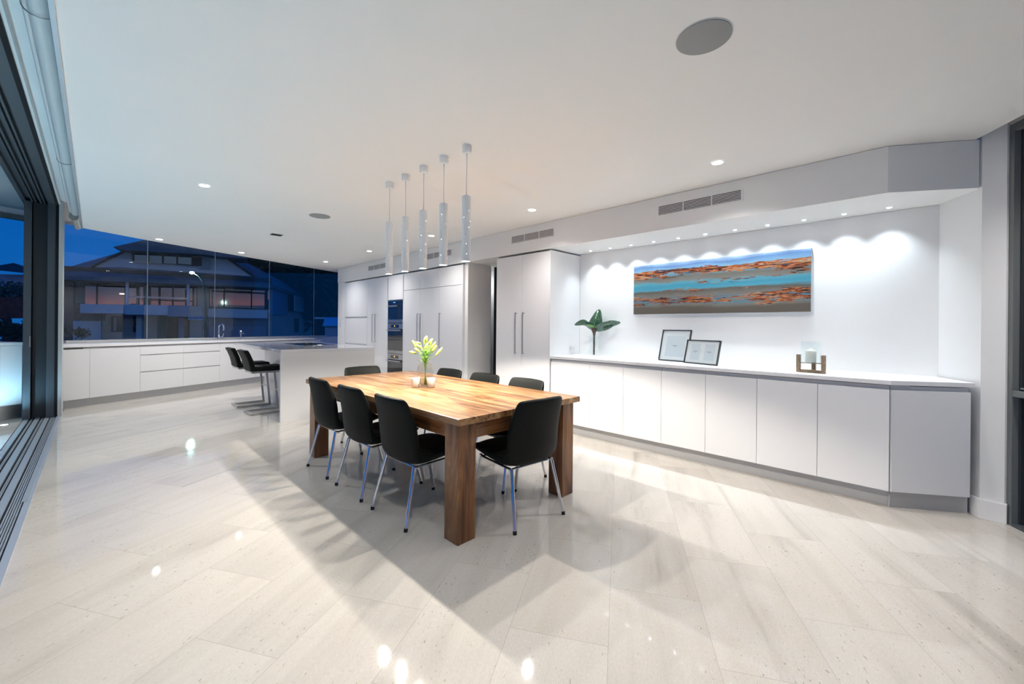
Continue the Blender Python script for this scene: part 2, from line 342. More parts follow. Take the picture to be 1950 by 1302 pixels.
# bulkhead, niche and piers on the right
struct(MB().prism([(WX - 0.01, 9.84), (WX - 0.01, 0.175), (4.34, -0.285), (4.75, -0.285), (5.0, 0.0), (5.0, 9.84)], BULK, CEIL - 0.003).build('wall_right', M_white), 'bulkhead above the cabinets')
struct(MB().box(4.70, 4.80, -0.12, 3.338, 0, BULK - 0.002).build('wall_right', M_white), 'back wall of the display niche')
struct(MB().prism([(4.345, -0.30), (4.33, -0.41), (4.342, -0.421), (4.425, -0.56), (5.0, -0.56), (5.0, -0.125), (4.699, -0.125), (4.699, -0.102)], 0, CEIL + 0.1).build('wall_right', M_white), 'pier at the right end of the niche')
struct(MB().prism([(4.325, -0.29), (4.312, -0.42), (4.345, -0.425), (4.40, -0.255)], 0, 0.135).build('baseboard_right', M_white, bevel=0.003), 'white skirting of the pier')
struct(MB().box(WX + 0.0, 5.0, 9.475, 9.84, 0, BULK - 0.002).build('wall_right', M_white), 'white wall pier beside the kitchen window')
# passage recess between the tall cabinets
struct(MB().box(4.10, 4.575, 5.03, 5.1085, 0, BULK - 0.003).build('wall_right', M_white), 'side wall of the passage recess')
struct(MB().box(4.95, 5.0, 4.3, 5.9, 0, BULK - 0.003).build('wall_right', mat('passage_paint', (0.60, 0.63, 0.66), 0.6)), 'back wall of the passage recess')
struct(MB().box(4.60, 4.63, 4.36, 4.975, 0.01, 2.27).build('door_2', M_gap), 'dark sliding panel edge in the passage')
struct(MB().box(4.69, 5.0, 5.9, 5.95, 0, BULK - 0.003).build('wall_right', M_white), 'far wall of the passage')

# ------------------------------------------------------------------ sliding door wall on the left (door_1)
d1 = struct(thing('door_1', None, None, (0, 0, 0))); d1['label'] = 'dark framed stacking sliding door, open to the terrace'
del_ = [k for k in ('category',) if k in d1]
# end stack of panels
MB().box(-0.675, -0.605, 8.50, 8.92, 0.0, 2.93).build('panel_stile', M_dark, d1, bevel=0.004)
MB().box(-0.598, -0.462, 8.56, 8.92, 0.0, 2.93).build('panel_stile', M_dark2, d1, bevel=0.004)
MB().box(-0.462, -0.385, 8.46, 8.90, 0.0, 2.93).build('panel_stile', M_dark, d1, bevel=0.004)
MB().box(-0.606, -0.597, 8.60, 8.92, 0.0, 2.93).build('black_gasket', M_gap, d1)
MB().box(-0.385, -0.357, 8.45, 8.90, 0.0, 2.975).build('black_gasket', M_gap, d1)
h = MB().box(-0.618, -0.607, 8.488, 8.50, 0.97, 1.115).build('flush_pull', M_steel, d1, bevel=0.002)
# head with grooves
hd = MB()
hd.box(-0.70, -0.375, -3.1, 8.95, 2.975, 3.10)
for a, b in ((-0.70, -0.66), (-0.61, -0.595), (-0.58, -0.565), (-0.535, -0.515), (-0.50, -0.485), (-0.46, -0.388)):
    hd.box(a, b, -3.1, 8.95, 2.925, 2.975)
hd.build('head_track', M_dark, d1)
MB().box(-0.388, -0.362, -3.1, 8.95, 2.915, 2.982).build('black_gasket', M_gap, d1)
# floor track
MB().box(-0.675, -0.318, -3.1, 8.93, -0.05, -0.012).build('track_bed', M_gap, d1)
for a, b in ((-0.662, -0.618), (-0.565, -0.520), (-0.475, -0.432)):
    MB().box(a, b, -3.1, 8.6, -0.02, 0.001).build('track_rail', M_alu, d1)
for a, b in ((-0.598, -0.592), (-0.588, -0.582), (-0.503, -0.497), (-0.493, -0.487)):
    MB().box(a, b, -3.1, 8.6, -0.02, -0.003).build('track_rib', M_alu, d1)
gb = MB()
for i in range(5): gb.box(-0.418 + i * 0.0125, -0.411 + i * 0.0125, -3.1, 8.6, -0.02, 0.0)
gb.build('drain_grate', M_alu, d1)
MB().box(-0.352, -0.318, -3.1, 8.6, -0.02, 0.003).build('threshold_plate', mat('satin_threshold', (0.60, 0.66, 0.74), 0.4, metal=0.6), d1)
MB().box(-0.366, -0.335, 4.6, 8.6, 0.0, 0.008).build('threshold_cover', M_alu, d1)
struct(MB().box(-0.357, -0.318, 8.45, 8.80, 0.0, 2.975).build('trim_2', M_trim), 'light grey jamb trim beside the door stack')
# wall face above the head inside the pocket
struct(MB().box(-0.362, -0.345, -3.1, 8.9, 2.93, 2.985).build('trim_3', M_white), 'white strip over the door head')

# roller blind tube in the pocket
bl = thing('roller_blind', 'pale roller blind tube running along the ceiling pocket over the sliding doors', 'blind', (-0.20, 0, 2.80))
MB().tube([(0, -2.8, 0), (0, 8.25, 0)], 0.036, 20).build('blind_tube', M_blind, bl, smooth='auto')
MB().tube([(-0.045, -2.8, 0.008), (-0.045, 8.2, 0.008)], 0.011, 10).build('guide_tube', M_blind, bl, smooth='auto')
for y in (3.0, 5.6, 8.2):
    a = [( -0.055 * cos(t) , y, -0.045 * sin(t) + 0.0) for t in [pi * k / 10 for k in range(-2, 11)]]
    MB().tube(a, 0.0028, 6).build('bracket', M_steel, bl)
b2 = thing('roller_blind', 'short white roller blind end behind the door stack, at the corner of the ceiling pocket', 'blind', (-0.22, 8.52, 2.80))
MB().tube([(0, 0, 0), (0.02, 0.9, 0)], 0.036, 20).build('blind_tube', M_blind, b2, smooth='auto')
MB().tube([(0.0, -0.02, 0), (0.0, 0.012, 0)], 0.05, 20).build('end_cap', M_steel, b2, smooth='auto')

# ------------------------------------------------------------------ kitchen glazing (window_1) and terrace glazing (window_2)
def glaze(name, x0, x1, z0, z1, joints, label, frame_m, sill=True, head=False):
    w = struct(thing(name, None, None)); w['label'] = label
    xs = [x0] + joints + [x1]
    for i in range(len(xs) - 1):
        a, b = gl(xs[i] + 0.004), gl(xs[i + 1] - 0.004); n = (-GE[1] * 0.012, GE[0] * 0.012)
        MB().prism([a, b, (b[0] + n[0], b[1] + n[1]), (a[0] + n[0], a[1] + n[1])], z0, z1).build('glass_pane', M_glass, w)
    for x in joints:
        p = gl(x); MB().prism([(p[0] - .006, p[1] - 0.006), (p[0] + .006, p[1] - .001), (p[0] + .004, p[1] + .014), (p[0] - .008, p[1] + .010)], z0, z1).build('joint_strip', mat('silicone_joint', (0.35, 0.42, 0.48), 0.3), w)
    if head:
        a, b = gl(x0), gl(x1)
        MB().prism([(a[0] + .02, a[1] - .05), (b[0] + .02, b[1] - .05), (b[0] - .02, b[1] + .05), (a[0] - .02, a[1] + .05)], z1 - 0.0, z1 + 0.07).build('window_head', mat('grey_window_head', (0.20, 0.22, 0.21), 0.5), w)
    return w
# joints fall where the photo shows them
gj = []
for px in (279.8, 408.3, 512.2, 597.3):
    t = on_line(px, gl(0), GE); gj.append(t * GE[0])
glaze('window_1', -0.36, 6.3, 0.99, 2.97, gj, 'frameless glazing behind the kitchen bench', M_alu)
glaze('window_2', -5.2, -0.44, 0.99, 2.86, [-2.9], 'glazing at the end of the terrace', M_alu, head=True)
a, b = gl(-0.36), gl(4.6)
struct(MB().prism([(a[0] + .03, a[1] - .07), (b[0] + .03, b[1] - .07), (b[0] - .02, b[1] + .04), (a[0] - .02, a[1] + .04)], 0.968, 1.008).build('trim_4', mat('grey_sill', (0.62, 0.63, 0.62), 0.35), bevel=0.002), 'pale window sill strip')
a, b = gl(-0.36), gl(6.3)
struct(MB().prism([(a[0], a[1] - .02), (b[0], b[1] - .02), (b[0] - .05, b[1] + .12), (a[0] - .05, a[1] + .12)], 0, 0.966).build('wall_kitchen', M_hwall), 'wall below the kitchen glazing')
a, b = gl(-5.2), gl(-0.44)
struct(MB().prism([(a[0], a[1] - .02), (b[0], b[1] - .02), (b[0] - .05, b[1] + .12), (a[0] - .05, a[1] + .12)], 0, 0.985).build('wall_terrace', M_hwall), 'wall below the terrace glazing')
struct(MB().prism([(-0.46, 8.95), (-0.39, 8.95), (-0.40, 10.06), (-0.46, 10.04)], 0, 3.1).build('wall_left', M_trim), 'narrow wall between door stack and glazing')
# terrace soffit
struct(MB().prism([(-7, -6), (-0.70, -6), (-0.70, 9.8), (-7, 7.15)], 2.99, 3.15).build('ceiling', M_deckc), 'terrace soffit')
struct(MB().prism([(-7, 7.0), (-0.70, 9.65), (-0.74, 9.78), (-7, 7.15)], 2.93, 2.99).build('trim_5', M_white), 'white edge of the terrace soffit')

# ------------------------------------------------------------------ right-hand window wall (window_3)
w3 = struct(thing('window_3', None, None, (4.34, -0.42, 0), atan2(WD[1], WD[0]))); w3['label'] = 'tall dark framed window at the right edge'
# local x runs along the wall, local y points outside (left of travel) -> outside is +y here
o = 1
def wl_box(x0, x1, y0, y1, z0, z1, nm, m, bev=0.002): return MB().box(x0, x1, y0, y1, z0, z1).build(nm, m, w3, bevel=bev)
wl_box(0.0, 0.035, -0.0, 0.14, 0.0, CEIL, 'frame_jamb', mat('window_frame_grey', (0.17, 0.18, 0.18), 0.45))
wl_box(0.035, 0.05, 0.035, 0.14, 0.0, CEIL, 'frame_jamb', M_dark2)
wl_box(0.05, 0.085, 0.07, 0.14, 0.92, CEIL, 'sash_stile', M_dark)
wl_box(0.085, 0.095, 0.08, 0.14, 0.92, CEIL, 'black_gasket', M_gap)
wl_box(0.095, 0.13, 0.07, 0.14, 0.92, CEIL, 'sash_stile', M_dark)
wl_box(0.035, 5.4, 0.0, 0.12, 0.865, 0.905, 'transom', mat('window_frame_grey'))
wl_box(0.05, 5.4, 0.03, 0.12, 0.915, 0.925, 'transom_rail', M_alu)
wl_box(0.055, 5.4, 0.05, 0.12, 0.932, 0.955, 'transom_rail', M_dark)
wl_box(0.05, 0.07, 0.06, 0.14, 0.0, 0.865, 'black_gasket', M_gap)
wl_box(0.035, 5.4, -0.0, 0.05, 0.0, 0.02, 'sill_track', M_dark)
wl_box(0.035, 5.4, 0.07, 0.14, 0.0, 0.03, 'sill_track', M_dark)
wl_box(0.0, 5.4, 0.0, 0.14, CEIL, CEIL + 0.05, 'frame_head', mat('window_frame_grey'))
wl_box(0.0, 5.4, 0.0, 0.3, CEIL + 0.05, 3.0, 'frame_head', M_trim)
for x in (1.5, 3.0, 4.5): wl_box(x, x + 0.07, 0.03, 0.14, 0.0, CEIL, 'mullion', M_dark)
MB().box(0.07, 5.4, 0.10, 0.108, 0.03, 0.865).build('glass_pane', M_glass, w3)
MB().box(0.13, 5.4, 0.10, 0.108, 0.955, CEIL).build('glass_pane', M_glass, w3)
struct(MB().prism([(-0.75, -3.35), (-0.30, -3.15), (-0.30, -3.0), (-0.75, -3.0)], 0, 3.1).build('wall_left', M_trim), 'pier behind the viewer')
# dark wall added outside the right-hand window, raised to hide the sky
struct(MB().prism([(5.6, -1.6), (1.2, -4.2), (1.3, -4.4), (5.7, -1.8)], -0.1, 4.2).build('wall_outside', mat('dim_outside_render', (0.10, 0.13, 0.16), 0.8)), 'dark wall added outside the right window, raised to hide the sky')

# ------------------------------------------------------------------ cabinets on the right-hand wall
def handle(parent, x, y0, z0, z1, name='handle'):
    """vertical D-handle, standing off the face toward -x"""
    m = MB().box(x - 0.035, x - 0.023, y0 - 0.006, y0 + 0.006, z0, z1)
    m.box(x - 0.025, x, y0 - 0.005, y0 + 0.005, z0 + 0.004, z0 + 0.016).box(x - 0.025, x, y0 - 0.005, y0 + 0.005, z1 - 0.016, z1 - 0.004)
    return m.build(name, M_steel, parent, bevel=0.0015)
def unit(name, label, y0, y1, z0, z1, cat='cabinet', depth=0.6, group=None):
    u = thing(name, label, cat, (WX, y0, 0), 0, group)
    MB().box(0.022, depth, 0.002, y1 - y0 - 0.002, z0, z1).build('carcass', M_carc, u)
    return u
def door(u, y0, y1, z0, z1, base, name='door', th=0.02, m=None):
    return MB().box(0, th, y0 - base + 0.0015, y1 - base - 0.0015, z0 + 0.0015, z1 - 0.0015).build(name, m or M_cab, u, bevel=0.0012)
# low sideboard units in the niche
def side_unit(label, ys):
    y0, y1 = ys[0], ys[-1]
    u = unit('sideboard_cabinet', label, y0, y1, 0.125, 0.895, group='sideboard cabinets along the niche')
    for i in range(len(ys) - 1): door(u, ys[i], ys[i + 1], 0.128, 0.868, y0)
    MB().box(0.085, 0.10, 0, y1 - y0, 0.001, 0.125).build('kickboard', M_kick, u)
    return u
side_unit('white handleless low cabinet of four doors in the niche, nearest the splayed corner', [0.155, 0.58, 1.01, 1.44, 1.872])
side_unit('white handleless low cabinet of three doors in the niche, next to the tall pantry cupboard', [1.872, 2.302, 2.737, 3.322])
# splayed end unit
sp0 = Vector((WX, 0.15, 0)); sp1 = Vector((4.335, -0.265, 0)); sa = atan2(sp1.y - sp0.y, sp1.x - sp0.x); sl = (sp1 - sp0).length
u = thing('sideboard_cabinet', 'white single door corner cabinet set at an angle at the right end of the sideboard', 'cabinet', sp0, sa, 'sideboard cabinets along the niche')
MB().box(0.13, sl - 0.012, 0.022, 0.16, 0.125, 0.895).box(0.012, 0.13, 0.022, 0.034, 0.125, 0.90).build('carcass', M_carc, u)
MB().box(0.006, sl - 0.012, 0.0, 0.02, 0.13, 0.866).build('door', M_cab, u, bevel=0.0012)
MB().box(0.03, sl + 0.01, 0.05, 0.065, 0.001, 0.125).build('kickboard', M_kick, u)
# niche worktop, one slab following the splay
t = MB().prism([(WX - 0.012, 3.335), (WX - 0.012, 0.148), (4.335, -0.275), (4.70, -0.085), (4.698, 3.335)], 0.903, CT)
tag(t.build('worktop', M_stone, bevel=0.002), 'long white stone sideboard top running through the lit niche', 'worktop')

# tall pantry at the left end of the niche
u = unit('pantry_cabinet', 'tall white two door pantry cupboard with bar handles, between niche and passage', 3.34, 4.335, 0.1, 2.275)
MB().box(0, 0.64, 0.0, 0.018, 0.0, 2.28).build('side_panel', M_cab, u)
MB().box(0, 0.64, 0.977, 0.995, 0.0, 2.28).build('side_panel', M_cab, u)
for y0, y1, hy in ((3.358, 3.832, 3.79), (3.832, 4.317, 3.93)):
    d = door(u, y0, y1, 0.1, 2.275, 3.34); handle(d, 0, hy - 3.34, 0.934, 1.495)
MB().box(0.06, 0.075, 0.02, 0.97, 0.001, 0.1).build('kickboard', M_kick, u)

# refrigerator housing
u = unit('refrigerator_cabinet', 'wide tall white three door refrigerator housing with top lockers, right of the ovens', 5.11, 6.88, 0.1, 2.275)
MB().box(0, 0.6, 0.0, 0.02, 0.0, 2.28).build('side_panel', M_cab, u)
for y0, y1, hy in ((5.13, 5.74, 5.755), (5.74, 6.318, 6.265), (6.318, 6.88, 6.366)):
    zt = 1.955
    if hy == 5.755: hy = 5.70
    d = door(u, y0, y1, 0.1, zt, 5.11); handle(d, 0, hy - 5.11, 0.93, 1.52)
    door(u, y0, y1, zt + 0.004, 2.275, 5.11, 'locker_door')
MB().box(0.06, 0.075, 0.02, 1.77, 0.001, 0.1).build('kickboard', M_kick, u)

# oven tower
u = thing('oven_cabinet', 'tall white housing around the stacked ovens', 'cabinet', (WX, 6.88, 0))
w = 0.60
m = MB().box(0, 0.58, 0.0015, 0.018, 0.0, 2.275).box(0, 0.58, w - 0.018, w - 0.0015, 0.0, 2.275).box(0.03, 0.58, 0.018, w - 0.018, 0.0, 0.1).box(0.52, 0.58, 0.018, w - 0.018, 0.1, 1.8)
m.build('carcass', M_cab, u)
MB().box(0, 0.02, 0.003, w - 0.003, 1.80, 2.275).build('locker_door', M_cab, u, bevel=0.0012)
MB().box(0, 0.02, 0.003, w - 0.003, 0.1, 0.225).build('drawer', M_cab, u, bevel=0.0012)
def oven(name, label, cat, z0, z1, micro=False):
    o = thing(name, label, cat, (WX - 0.004, 6.90, z0)); h = z1 - z0; W2 = 0.557
    MB().box(0.02, 0.5, 0.0, W2, 0.002, h - 0.002).build('body', M_dark, o)
    if micro:
        MB().box(0.0, 0.02, 0, W2, h - 0.012, h).build('top_strip', M_steel, o)
        MB().box(0.0, 0.02, 0, W2, h - 0.075, h - 0.013).build('control_panel', M_ovg, o)
        MB().box(-0.001, 0.0, 0.27, 0.35, h - 0.05, h - 0.034).build('clock_display', M_ledbl, o)
        MB().box(0.0, 0.02, 0, W2, 0.065, h - 0.078).build('door_glass', M_ovg, o, bevel=0.001)
        MB().box(-0.03, -0.018, 0.17, 0.52, h - 0.125, h - 0.098).box(-0.02, 0, 0.19, 0.21, h - 0.12, h - 0.10).box(-0.02, 0, 0.48, 0.50, h - 0.12, h - 0.10).build('handle', M_steel, o, bevel=0.003)
        MB().box(0.0, 0.02, 0, W2, 0.0, 0.062).build('lower_panel', M_steel, o)
    else:
        MB().box(0.0, 0.02, 0, W2, h - 0.105, h).build('control_panel', M_steel, o)
        MB().box(-0.002, 0.0, 0.14, 0.43, h - 0.085, h - 0.025).build('display_window', M_ovg, o)
        MB().tube([(-0.003, 0.285, h - 0.052), (-0.006, 0.285, h - 0.052)], 0.011, 16).build('lit_dial', M_ledor, o)
        MB().box(0.0, 0.02, 0, W2, 0.06, h - 0.108).build('door_glass', M_ovg, o, bevel=0.001)
        MB().box(-0.045, -0.028, 0.03, W2 - 0.03, h - 0.145, h - 0.12).box(-0.03, 0, 0.05, 0.07, h - 0.142, h - 0.125).box(-0.03, 0, W2 - 0.07, W2 - 0.05, h - 0.142, h - 0.125).build('handle', M_steel, o, bevel=0.004)
        MB().box(0.0, 0.02, 0, W2, 0.0, 0.058).build('lower_panel', M_steel, o)
    MB().box(-0.001, 0.0, 0.26, 0.30, 0.028, 0.036).build('badge', M_dark, o)
oven('microwave_oven', 'black glass microwave oven at the top of the oven stack', 'microwave', 1.357, 1.79, True)
oven('wall_oven', 'steel wall oven in the middle of the oven stack, below the microwave', 'oven', 0.765, 1.345)
oven('wall_oven', 'lowest steel wall oven in the stack, half hidden by the table', 'oven', 0.235, 0.757)

# two-door larder left of the ovens
u = unit('larder_cabinet', 'tall white two door larder with a pair of bar handles, left of the ovens', 7.482, 8.34, 0.1, 2.275)
for y0, y1, hy in ((7.482, 8.0, 7.935), (8.0, 8.34, 8.062)):
    d = door(u, y0, y1, 0.1, 2.275, 7.482); handle(d, 0, hy - 7.482, 0.96, 1.535)
MB().box(0.06, 0.075, 0.02, 0.85, 0.001, 0.1).build('kickboard', M_kick, u)
# appliance cupboard at the far end
u = unit('appliance_cabinet', 'white cupboard with lift-up panel at the far end beside the window pier', 8.342, 9.47, 0.1, 2.275)
door(u, 8.342, 8.88, 1.49, 2.275, 8.342); door(u, 8.88, 9.44, 1.49, 2.275, 8.342)
MB().box(0.006, 0.022, 0.02, 1.09, 0.90, 1.455).build('lift_panel', M_cab, u, bevel=0.0012)
door(u, 8.342, 8.88, 0.1, 0.875, 8.342); door(u, 8.88, 9.44, 0.1, 0.875, 8.342)
MB().box(-0.002, 0.02, 1.10, 1.126, 0.0, 2.28).build('side_panel', M_cab, u)

# wall plates
def plate(label, loc, rz, kind='light_switch', cat='switch'):
    p = thing(kind, label, cat, loc, rz)
    MB().box(-0.006, 0, -0.036, 0.036, -0.058, 0.058).build('cover_plate', M_plast, p, bevel=0.002)
    for z in (-0.025, 0.025): MB().box(-0.0085, -0.006, -0.009, 0.009, z - 0.013, z + 0.013).build('rocker', mat('grey_rocker', (0.5, 0.52, 0.55), 0.4), p, bevel=0.001)
plate('small white double light switch on the wall pier beside the kitchen window', (WX - 0.0005, 9.70, 1.31), 0)
pw = thing('power_outlet', 'white power outlet low on the left side wall of the niche', 'outlet', (4.53, 3.3395, 1.015), 0)
MB().box(-0.058, 0.058, -0.007, 0, -0.036, 0.036).build('cover_plate', M_plast, pw, bevel=0.002)
for x in (-0.03, 0.03): MB().box(x - 0.012, x + 0.012, -0.009, -0.007, -0.012, 0.012).build('socket', mat('pale_socket', (0.7, 0.72, 0.74), 0.4), pw)

# air grilles in the bulkhead
def grille(label, y0, y1):
    g = thing('air_vent', label, 'vent', (WX - 0.0105, y0, 2.44), 0, 'air grilles in the bulkhead')
    w = y1 - y0; h = 0.115
    MB().box(-0.006, 0.0, 0, w, 0, 0.012).box(-0.006, 0.0, 0, w, h - 0.012, h).box(-0.006, 0.0, 0, 0.014, 0.012, h - 0.012).box(-0.006, 0.0, w - 0.014, w, 0.012, h - 0.012).build('frame', M_white, g)
    MB().box(-0.0012, -0.0002, 0.014, w - 0.014, 0.012, h - 0.012).build('backing', M_gap, g)
    for k in range(7):
        z = 0.018 + k * 0.0135
        MB().box(-0.005, -0.0015, 0.014, w - 0.014, z, z + 0.0055).build('blade', M_white, g)
    for k in (1, 2): MB().box(-0.0065, -0.001, w * k / 3 - 0.004, w * k / 3 + 0.004, 0.012, h - 0.012).build('divider', M_white, g)
for nm, y0, y1 in (('white slatted air grille over the niche, the largest and nearest one', 1.13, 1.925), ('white slatted air grille over the tall pantry cupboard', 3.27, 4.04),
                   ('white slatted air grille over the refrigerator housing, partly behind the hanging lamps', 5.385, 6.15), ('white slatted air grille at the far end, over the larder', 7.52, 8.295)):
    grille(nm, y0, y1)

# ------------------------------------------------------------------ kitchen bench under the window
KA = atan2(0.5, 1); KE = (cos(KA), sin(KA)); K0 = (0.0, 9.26)
def kx(px): return on_line(px, K0, KE)
kb0 = kx(118)
def kunit(label, x0, x1, cols, name='base_cabinet', cat='cabinet'):
    u = thing(name, label, cat, (K0[0] + KE[0] * x0, K0[1] + KE[1] * x0, 0), KA)
    w = x1 - x0
    MB().box(0.24 if x0 == X[0] else 0.002, w - 0.002, 0.022, 0.45, 0.125, 0.915).build('carcass', M_carc, u)
    for a, b, kind in cols:
        a -= x0; b -= x0
        if kind == 'door': MB().box(a + .0015, b - .0015, 0, 0.02, 0.128, 0.895).build('door', M_cab, u, bevel=0.0012)
        else:
            for z0, z1 in ((0.128, 0.452), (0.468, 0.745), (0.761, 0.895)): MB().box(a + .0015, b - .0015, 0, 0.02, z0, z1).build('drawer', M_cab, u, bevel=0.0012)
    MB().box(0, w, 0.05, 0.065, 0.001, 0.125).build('kickboard', M_kick, u)
X = [kx(p) for p in (120.5, 171.5, 267.5, 349.5, 419, 484.5)]
kunit('white two door base cabinet under the kitchen window, beside the door stack', X[0], X[2], [(X[0], X[1], 'door'), (X[1], X[2], 'door')])
kunit('white base cabinet with two stacks of three drawers under the kitchen window', X[2], X[4], [(X[2], X[3], 'drawer'), (X[3], X[4], 'drawer')], 'drawer_cabinet')
kunit('white one door base cabinet under the kitchen window, behind the bar stools', X[4], X[5], [(X[4], X[5], 'door')])
kunit('white sink base cabinet under the kitchen window, mostly hidden behind the island', X[5], X[5] + 1.2, [(X[5], X[5] + .6, 'door'), (X[5] + .6, X[5] + 1.2, 'door')])
kunit('white base cabinet at the right end of the kitchen bench, behind the island', X[5] + 1.2, X[5] + 1.95, [(X[5] + 1.2, X[5] + 1.95, 'door')])
def kp(x, y): return (K0[0] + KE[0] * x - KE[1] * y, K0[1] + KE[1] * x + KE[0] * y)
p0 = kp(X[0] - 0.005, -0.012); p1 = kp(X[5] + 1.97, -0.012); g1 = gl(p1[0] - 0.2); g0 = gl(-0.35)
g1 = (4.03, gl(4.03)[1] - 0.08); p1 = (4.03, 9.86)
pk = kp(X[5] + 1.75, -0.012)
tag(MB().prism([p0, pk, (4.03, pk[1] + .1), g1, (g0[0], g0[1] - 0.08), (-0.352, p0[1] + .1)], 0.925, 0.965).build('worktop', M_stone, bevel=0.002), 'white stone bench top under the long kitchen window', 'worktop')
# taps
def faucet(loc, rz):
    f = thing('faucet', 'chrome gooseneck mixer tap standing behind the sink', 'tap', loc, rz)
    pts = [(0, 0, 0.0), (0, 0, 0.26)] + [(0.0, -0.07 + 0.07 * cos(t), 0.26 + 0.07 * sin(t)) for t in [pi * k / 10 for k in range(1, 11)]] + [(0, -0.14, 0.20)]
    MB().tube(pts, 0.017, 12).build('spout', M_chrome, f, smooth='auto')
    MB().lathe([(0.028, 0), (0.028, 0.012), (0.02, 0.02), (0.02, 0.09), (0.014, 0.1)], n=20).build('base', M_chrome, f, smooth='auto')
    MB().tube([(0.015, 0, 0.06), (0.085, 0, 0.065), (0.105, 0, 0.13)], 0.008, 10).build('lever', M_chrome, f, smooth='auto')
def bench(px, back): 
    t = kx(px); return (*kp(t, back), 0.9655)
faucet(bench(447.5, 0.47), KA)
f = thing('filter_tap', 'short chrome filter tap with a round knob, right of the mixer tap', 'tap', bench(488.5, 0.47), KA)
MB().lathe([(0.024, 0), (0.024, 0.01), (0.013, 0.02), (0.013, 0.12), (0.028, 0.125), (0.028, 0.14), (0.012, 0.145)], n=20).build('body', M_chrome, f, smooth='auto')
MB().tube([(0, 0, 0.13), (0, -0.08, 0.132), (0, -0.085, 0.115)], 0.008, 10).build('spout', M_chrome, f, smooth='auto')
MB().lathe([(0.001, 0.145), (0.02, 0.155), (0.027, 0.17), (0.02, 0.19), (0.001, 0.197)], n=20).build('knob', M_chrome, f, smooth='auto')

# terrace bench outside the doors
oy = 9.03
u = thing('terrace_cabinet', 'white outdoor bench cabinet with steel kickboard on the terrace, left of the door stack', 'cabinet', (-0.69, oy - 0.345, 0), KA)
MB().box(-2.4, -0.004, 0.022, 0.5, 0.19, 0.985).build('carcass', M_carc, u)
for a, b in ((-0.62, -0.205), (-1.24, -0.62), (-1.86, -1.24), (-0.205, -0.002)): MB().box(a + .002, b - .002, 0, 0.02, 0.193, 0.985).build('door', M_cab, u, bevel=0.001)
MB().box(-2.4, 0.0, 0.03, 0.045, 0.001, 0.19).build('kickboard', M_steel, u)
MB().box(-2.4, 0.0, -0.012, 0.62, 0.99, 1.03).build('bench_top', M_stone, u, bevel=0.002)

# ------------------------------------------------------------------ island
i0 = (1.733, 6.02); i1 = (3.0, 5.90); i2 = (3.0, 8.62); i3 = (1.76, 8.76); IT = 0.968
isl = thing('kitchen_island', 'pale grey stone kitchen island with a solid end panel and overhanging top', 'island', (0, 0, 0))
MB().prism([i0, i1, i2, i3], IT - 0.04, IT).build('worktop', M_isl, isl, bevel=0.002)
e = (Vector((*i1, 0)) - Vector((*i0, 0))).normalized(); nrm = Vector((-e.y, e.x, 0))
q = [Vector((*i0, 0)), Vector((*i1, 0)), Vector((*i1, 0)) + nrm * 0.045, Vector((*i0, 0)) + nrm * 0.045]
MB().prism([(p.x, p.y) for p in q], 0.0, IT - 0.0405).build('end_panel', M_islp, isl, bevel=0.002)
MB().prism([(2.10, 6.06), (2.96, 5.98), (2.96, 8.1), (2.10, 8.18)], 0.0, IT - 0.041).build('body', mat('island_body_lacquer', (0.74, 0.75, 0.79), 0.25, coat=0.3), isl)
ck = thing('cooktop', 'flat black glass cooktop set into the island top', 'cooktop', (2.33, 7.0, IT + 0.0005), 0)
MB().box(0, 0.52, 0, 0.9, 0, 0.006).build('glass_plate', M_ovg, ck, bevel=0.002)
for x, y, r in ((0.14, 0.2, 0.09), (0.38, 0.2, 0.075), (0.14, 0.68, 0.075), (0.38, 0.68, 0.1), (0.26, 0.44, 0.11)):
    MB().lathe([(r, 0.0062), (r, 0.0066), (r - 0.003, 0.0066), (r - 0.003, 0.0062)], (x, y, 0), 40, cap=False).build('cooking_zone', mat('zone_ring', (0.2, 0.2, 0.2), 0.3), ck)

# ------------------------------------------------------------------ bar stools
def make_stool(label):
    s = thing('bar_stool', label, 'stool', (0, 0, 0), 0, 'bar stools at the island')
    W2 = 0.19; t = 0.03
    # local +x faces the island; base frame open rectangle
    b = MB(); b.box(0.0, t, -W2, W2, 0, 0.03).box(t, 0.47, -W2, -W2 + t, 0, 0.03).box(t, 0.47, W2 - t, W2, 0, 0.03)
    b.build('base', M_steel, s, bevel=0.002)
    for y in (-1, 1):
        MB().bar((0.455, y * (W2 - t / 2), 0.01), (0.40, y * (W2 - t / 2), 0.60), t, t).build('leg', M_steel, s, bevel=0.002)
    MB().tube([(0.425, -W2 + t, 0.30), (0.425, W2 - t, 0.30)], 0.009, 10).build('footrest', M_steel, s, smooth='auto')
    MB().box(0.01, 0.44, -0.195, 0.195, 0.60, 0.628).build('seat_frame', M_steel, s, bevel=0.003)
    MB().box(0.0, 0.45, -0.2, 0.2, 0.63, 0.695).build('seat', M_leather, s, smooth=True, bevel=0.02, seg=4)
    m = MB(); st = [(0.03, 0.632), (0.02, 0.70), (0.0, 0.78), (-0.035, 0.87), (-0.065, 0.925)]
    vs = []; fs = []
    for x, z in st:
        for y in (-0.205, -0.07, 0.07, 0.205): vs.append((x - 0.03, y, z))
        for y in (0.205, 0.07, -0.07, -0.205): vs.append((x + 0.03, y, z + 0.01))
    for i in range(len(st) - 1):
        for k in range(8): fs.append((i * 8 + k, i * 8 + (k + 1) % 8, i * 8 + 8 + (k + 1) % 8, i * 8 + 8 + k))
    fs += [tuple(range(8))[::-1], tuple(range((len(st) - 1) * 8, len(st) * 8))]
    m.add(vs, fs).build('backrest', M_leather, s, smooth=True, bevel=0.012, seg=3)
    return s
s1 = make_stool('nearer black leather bar stool on steel cantilever base, partly behind the island end panel')
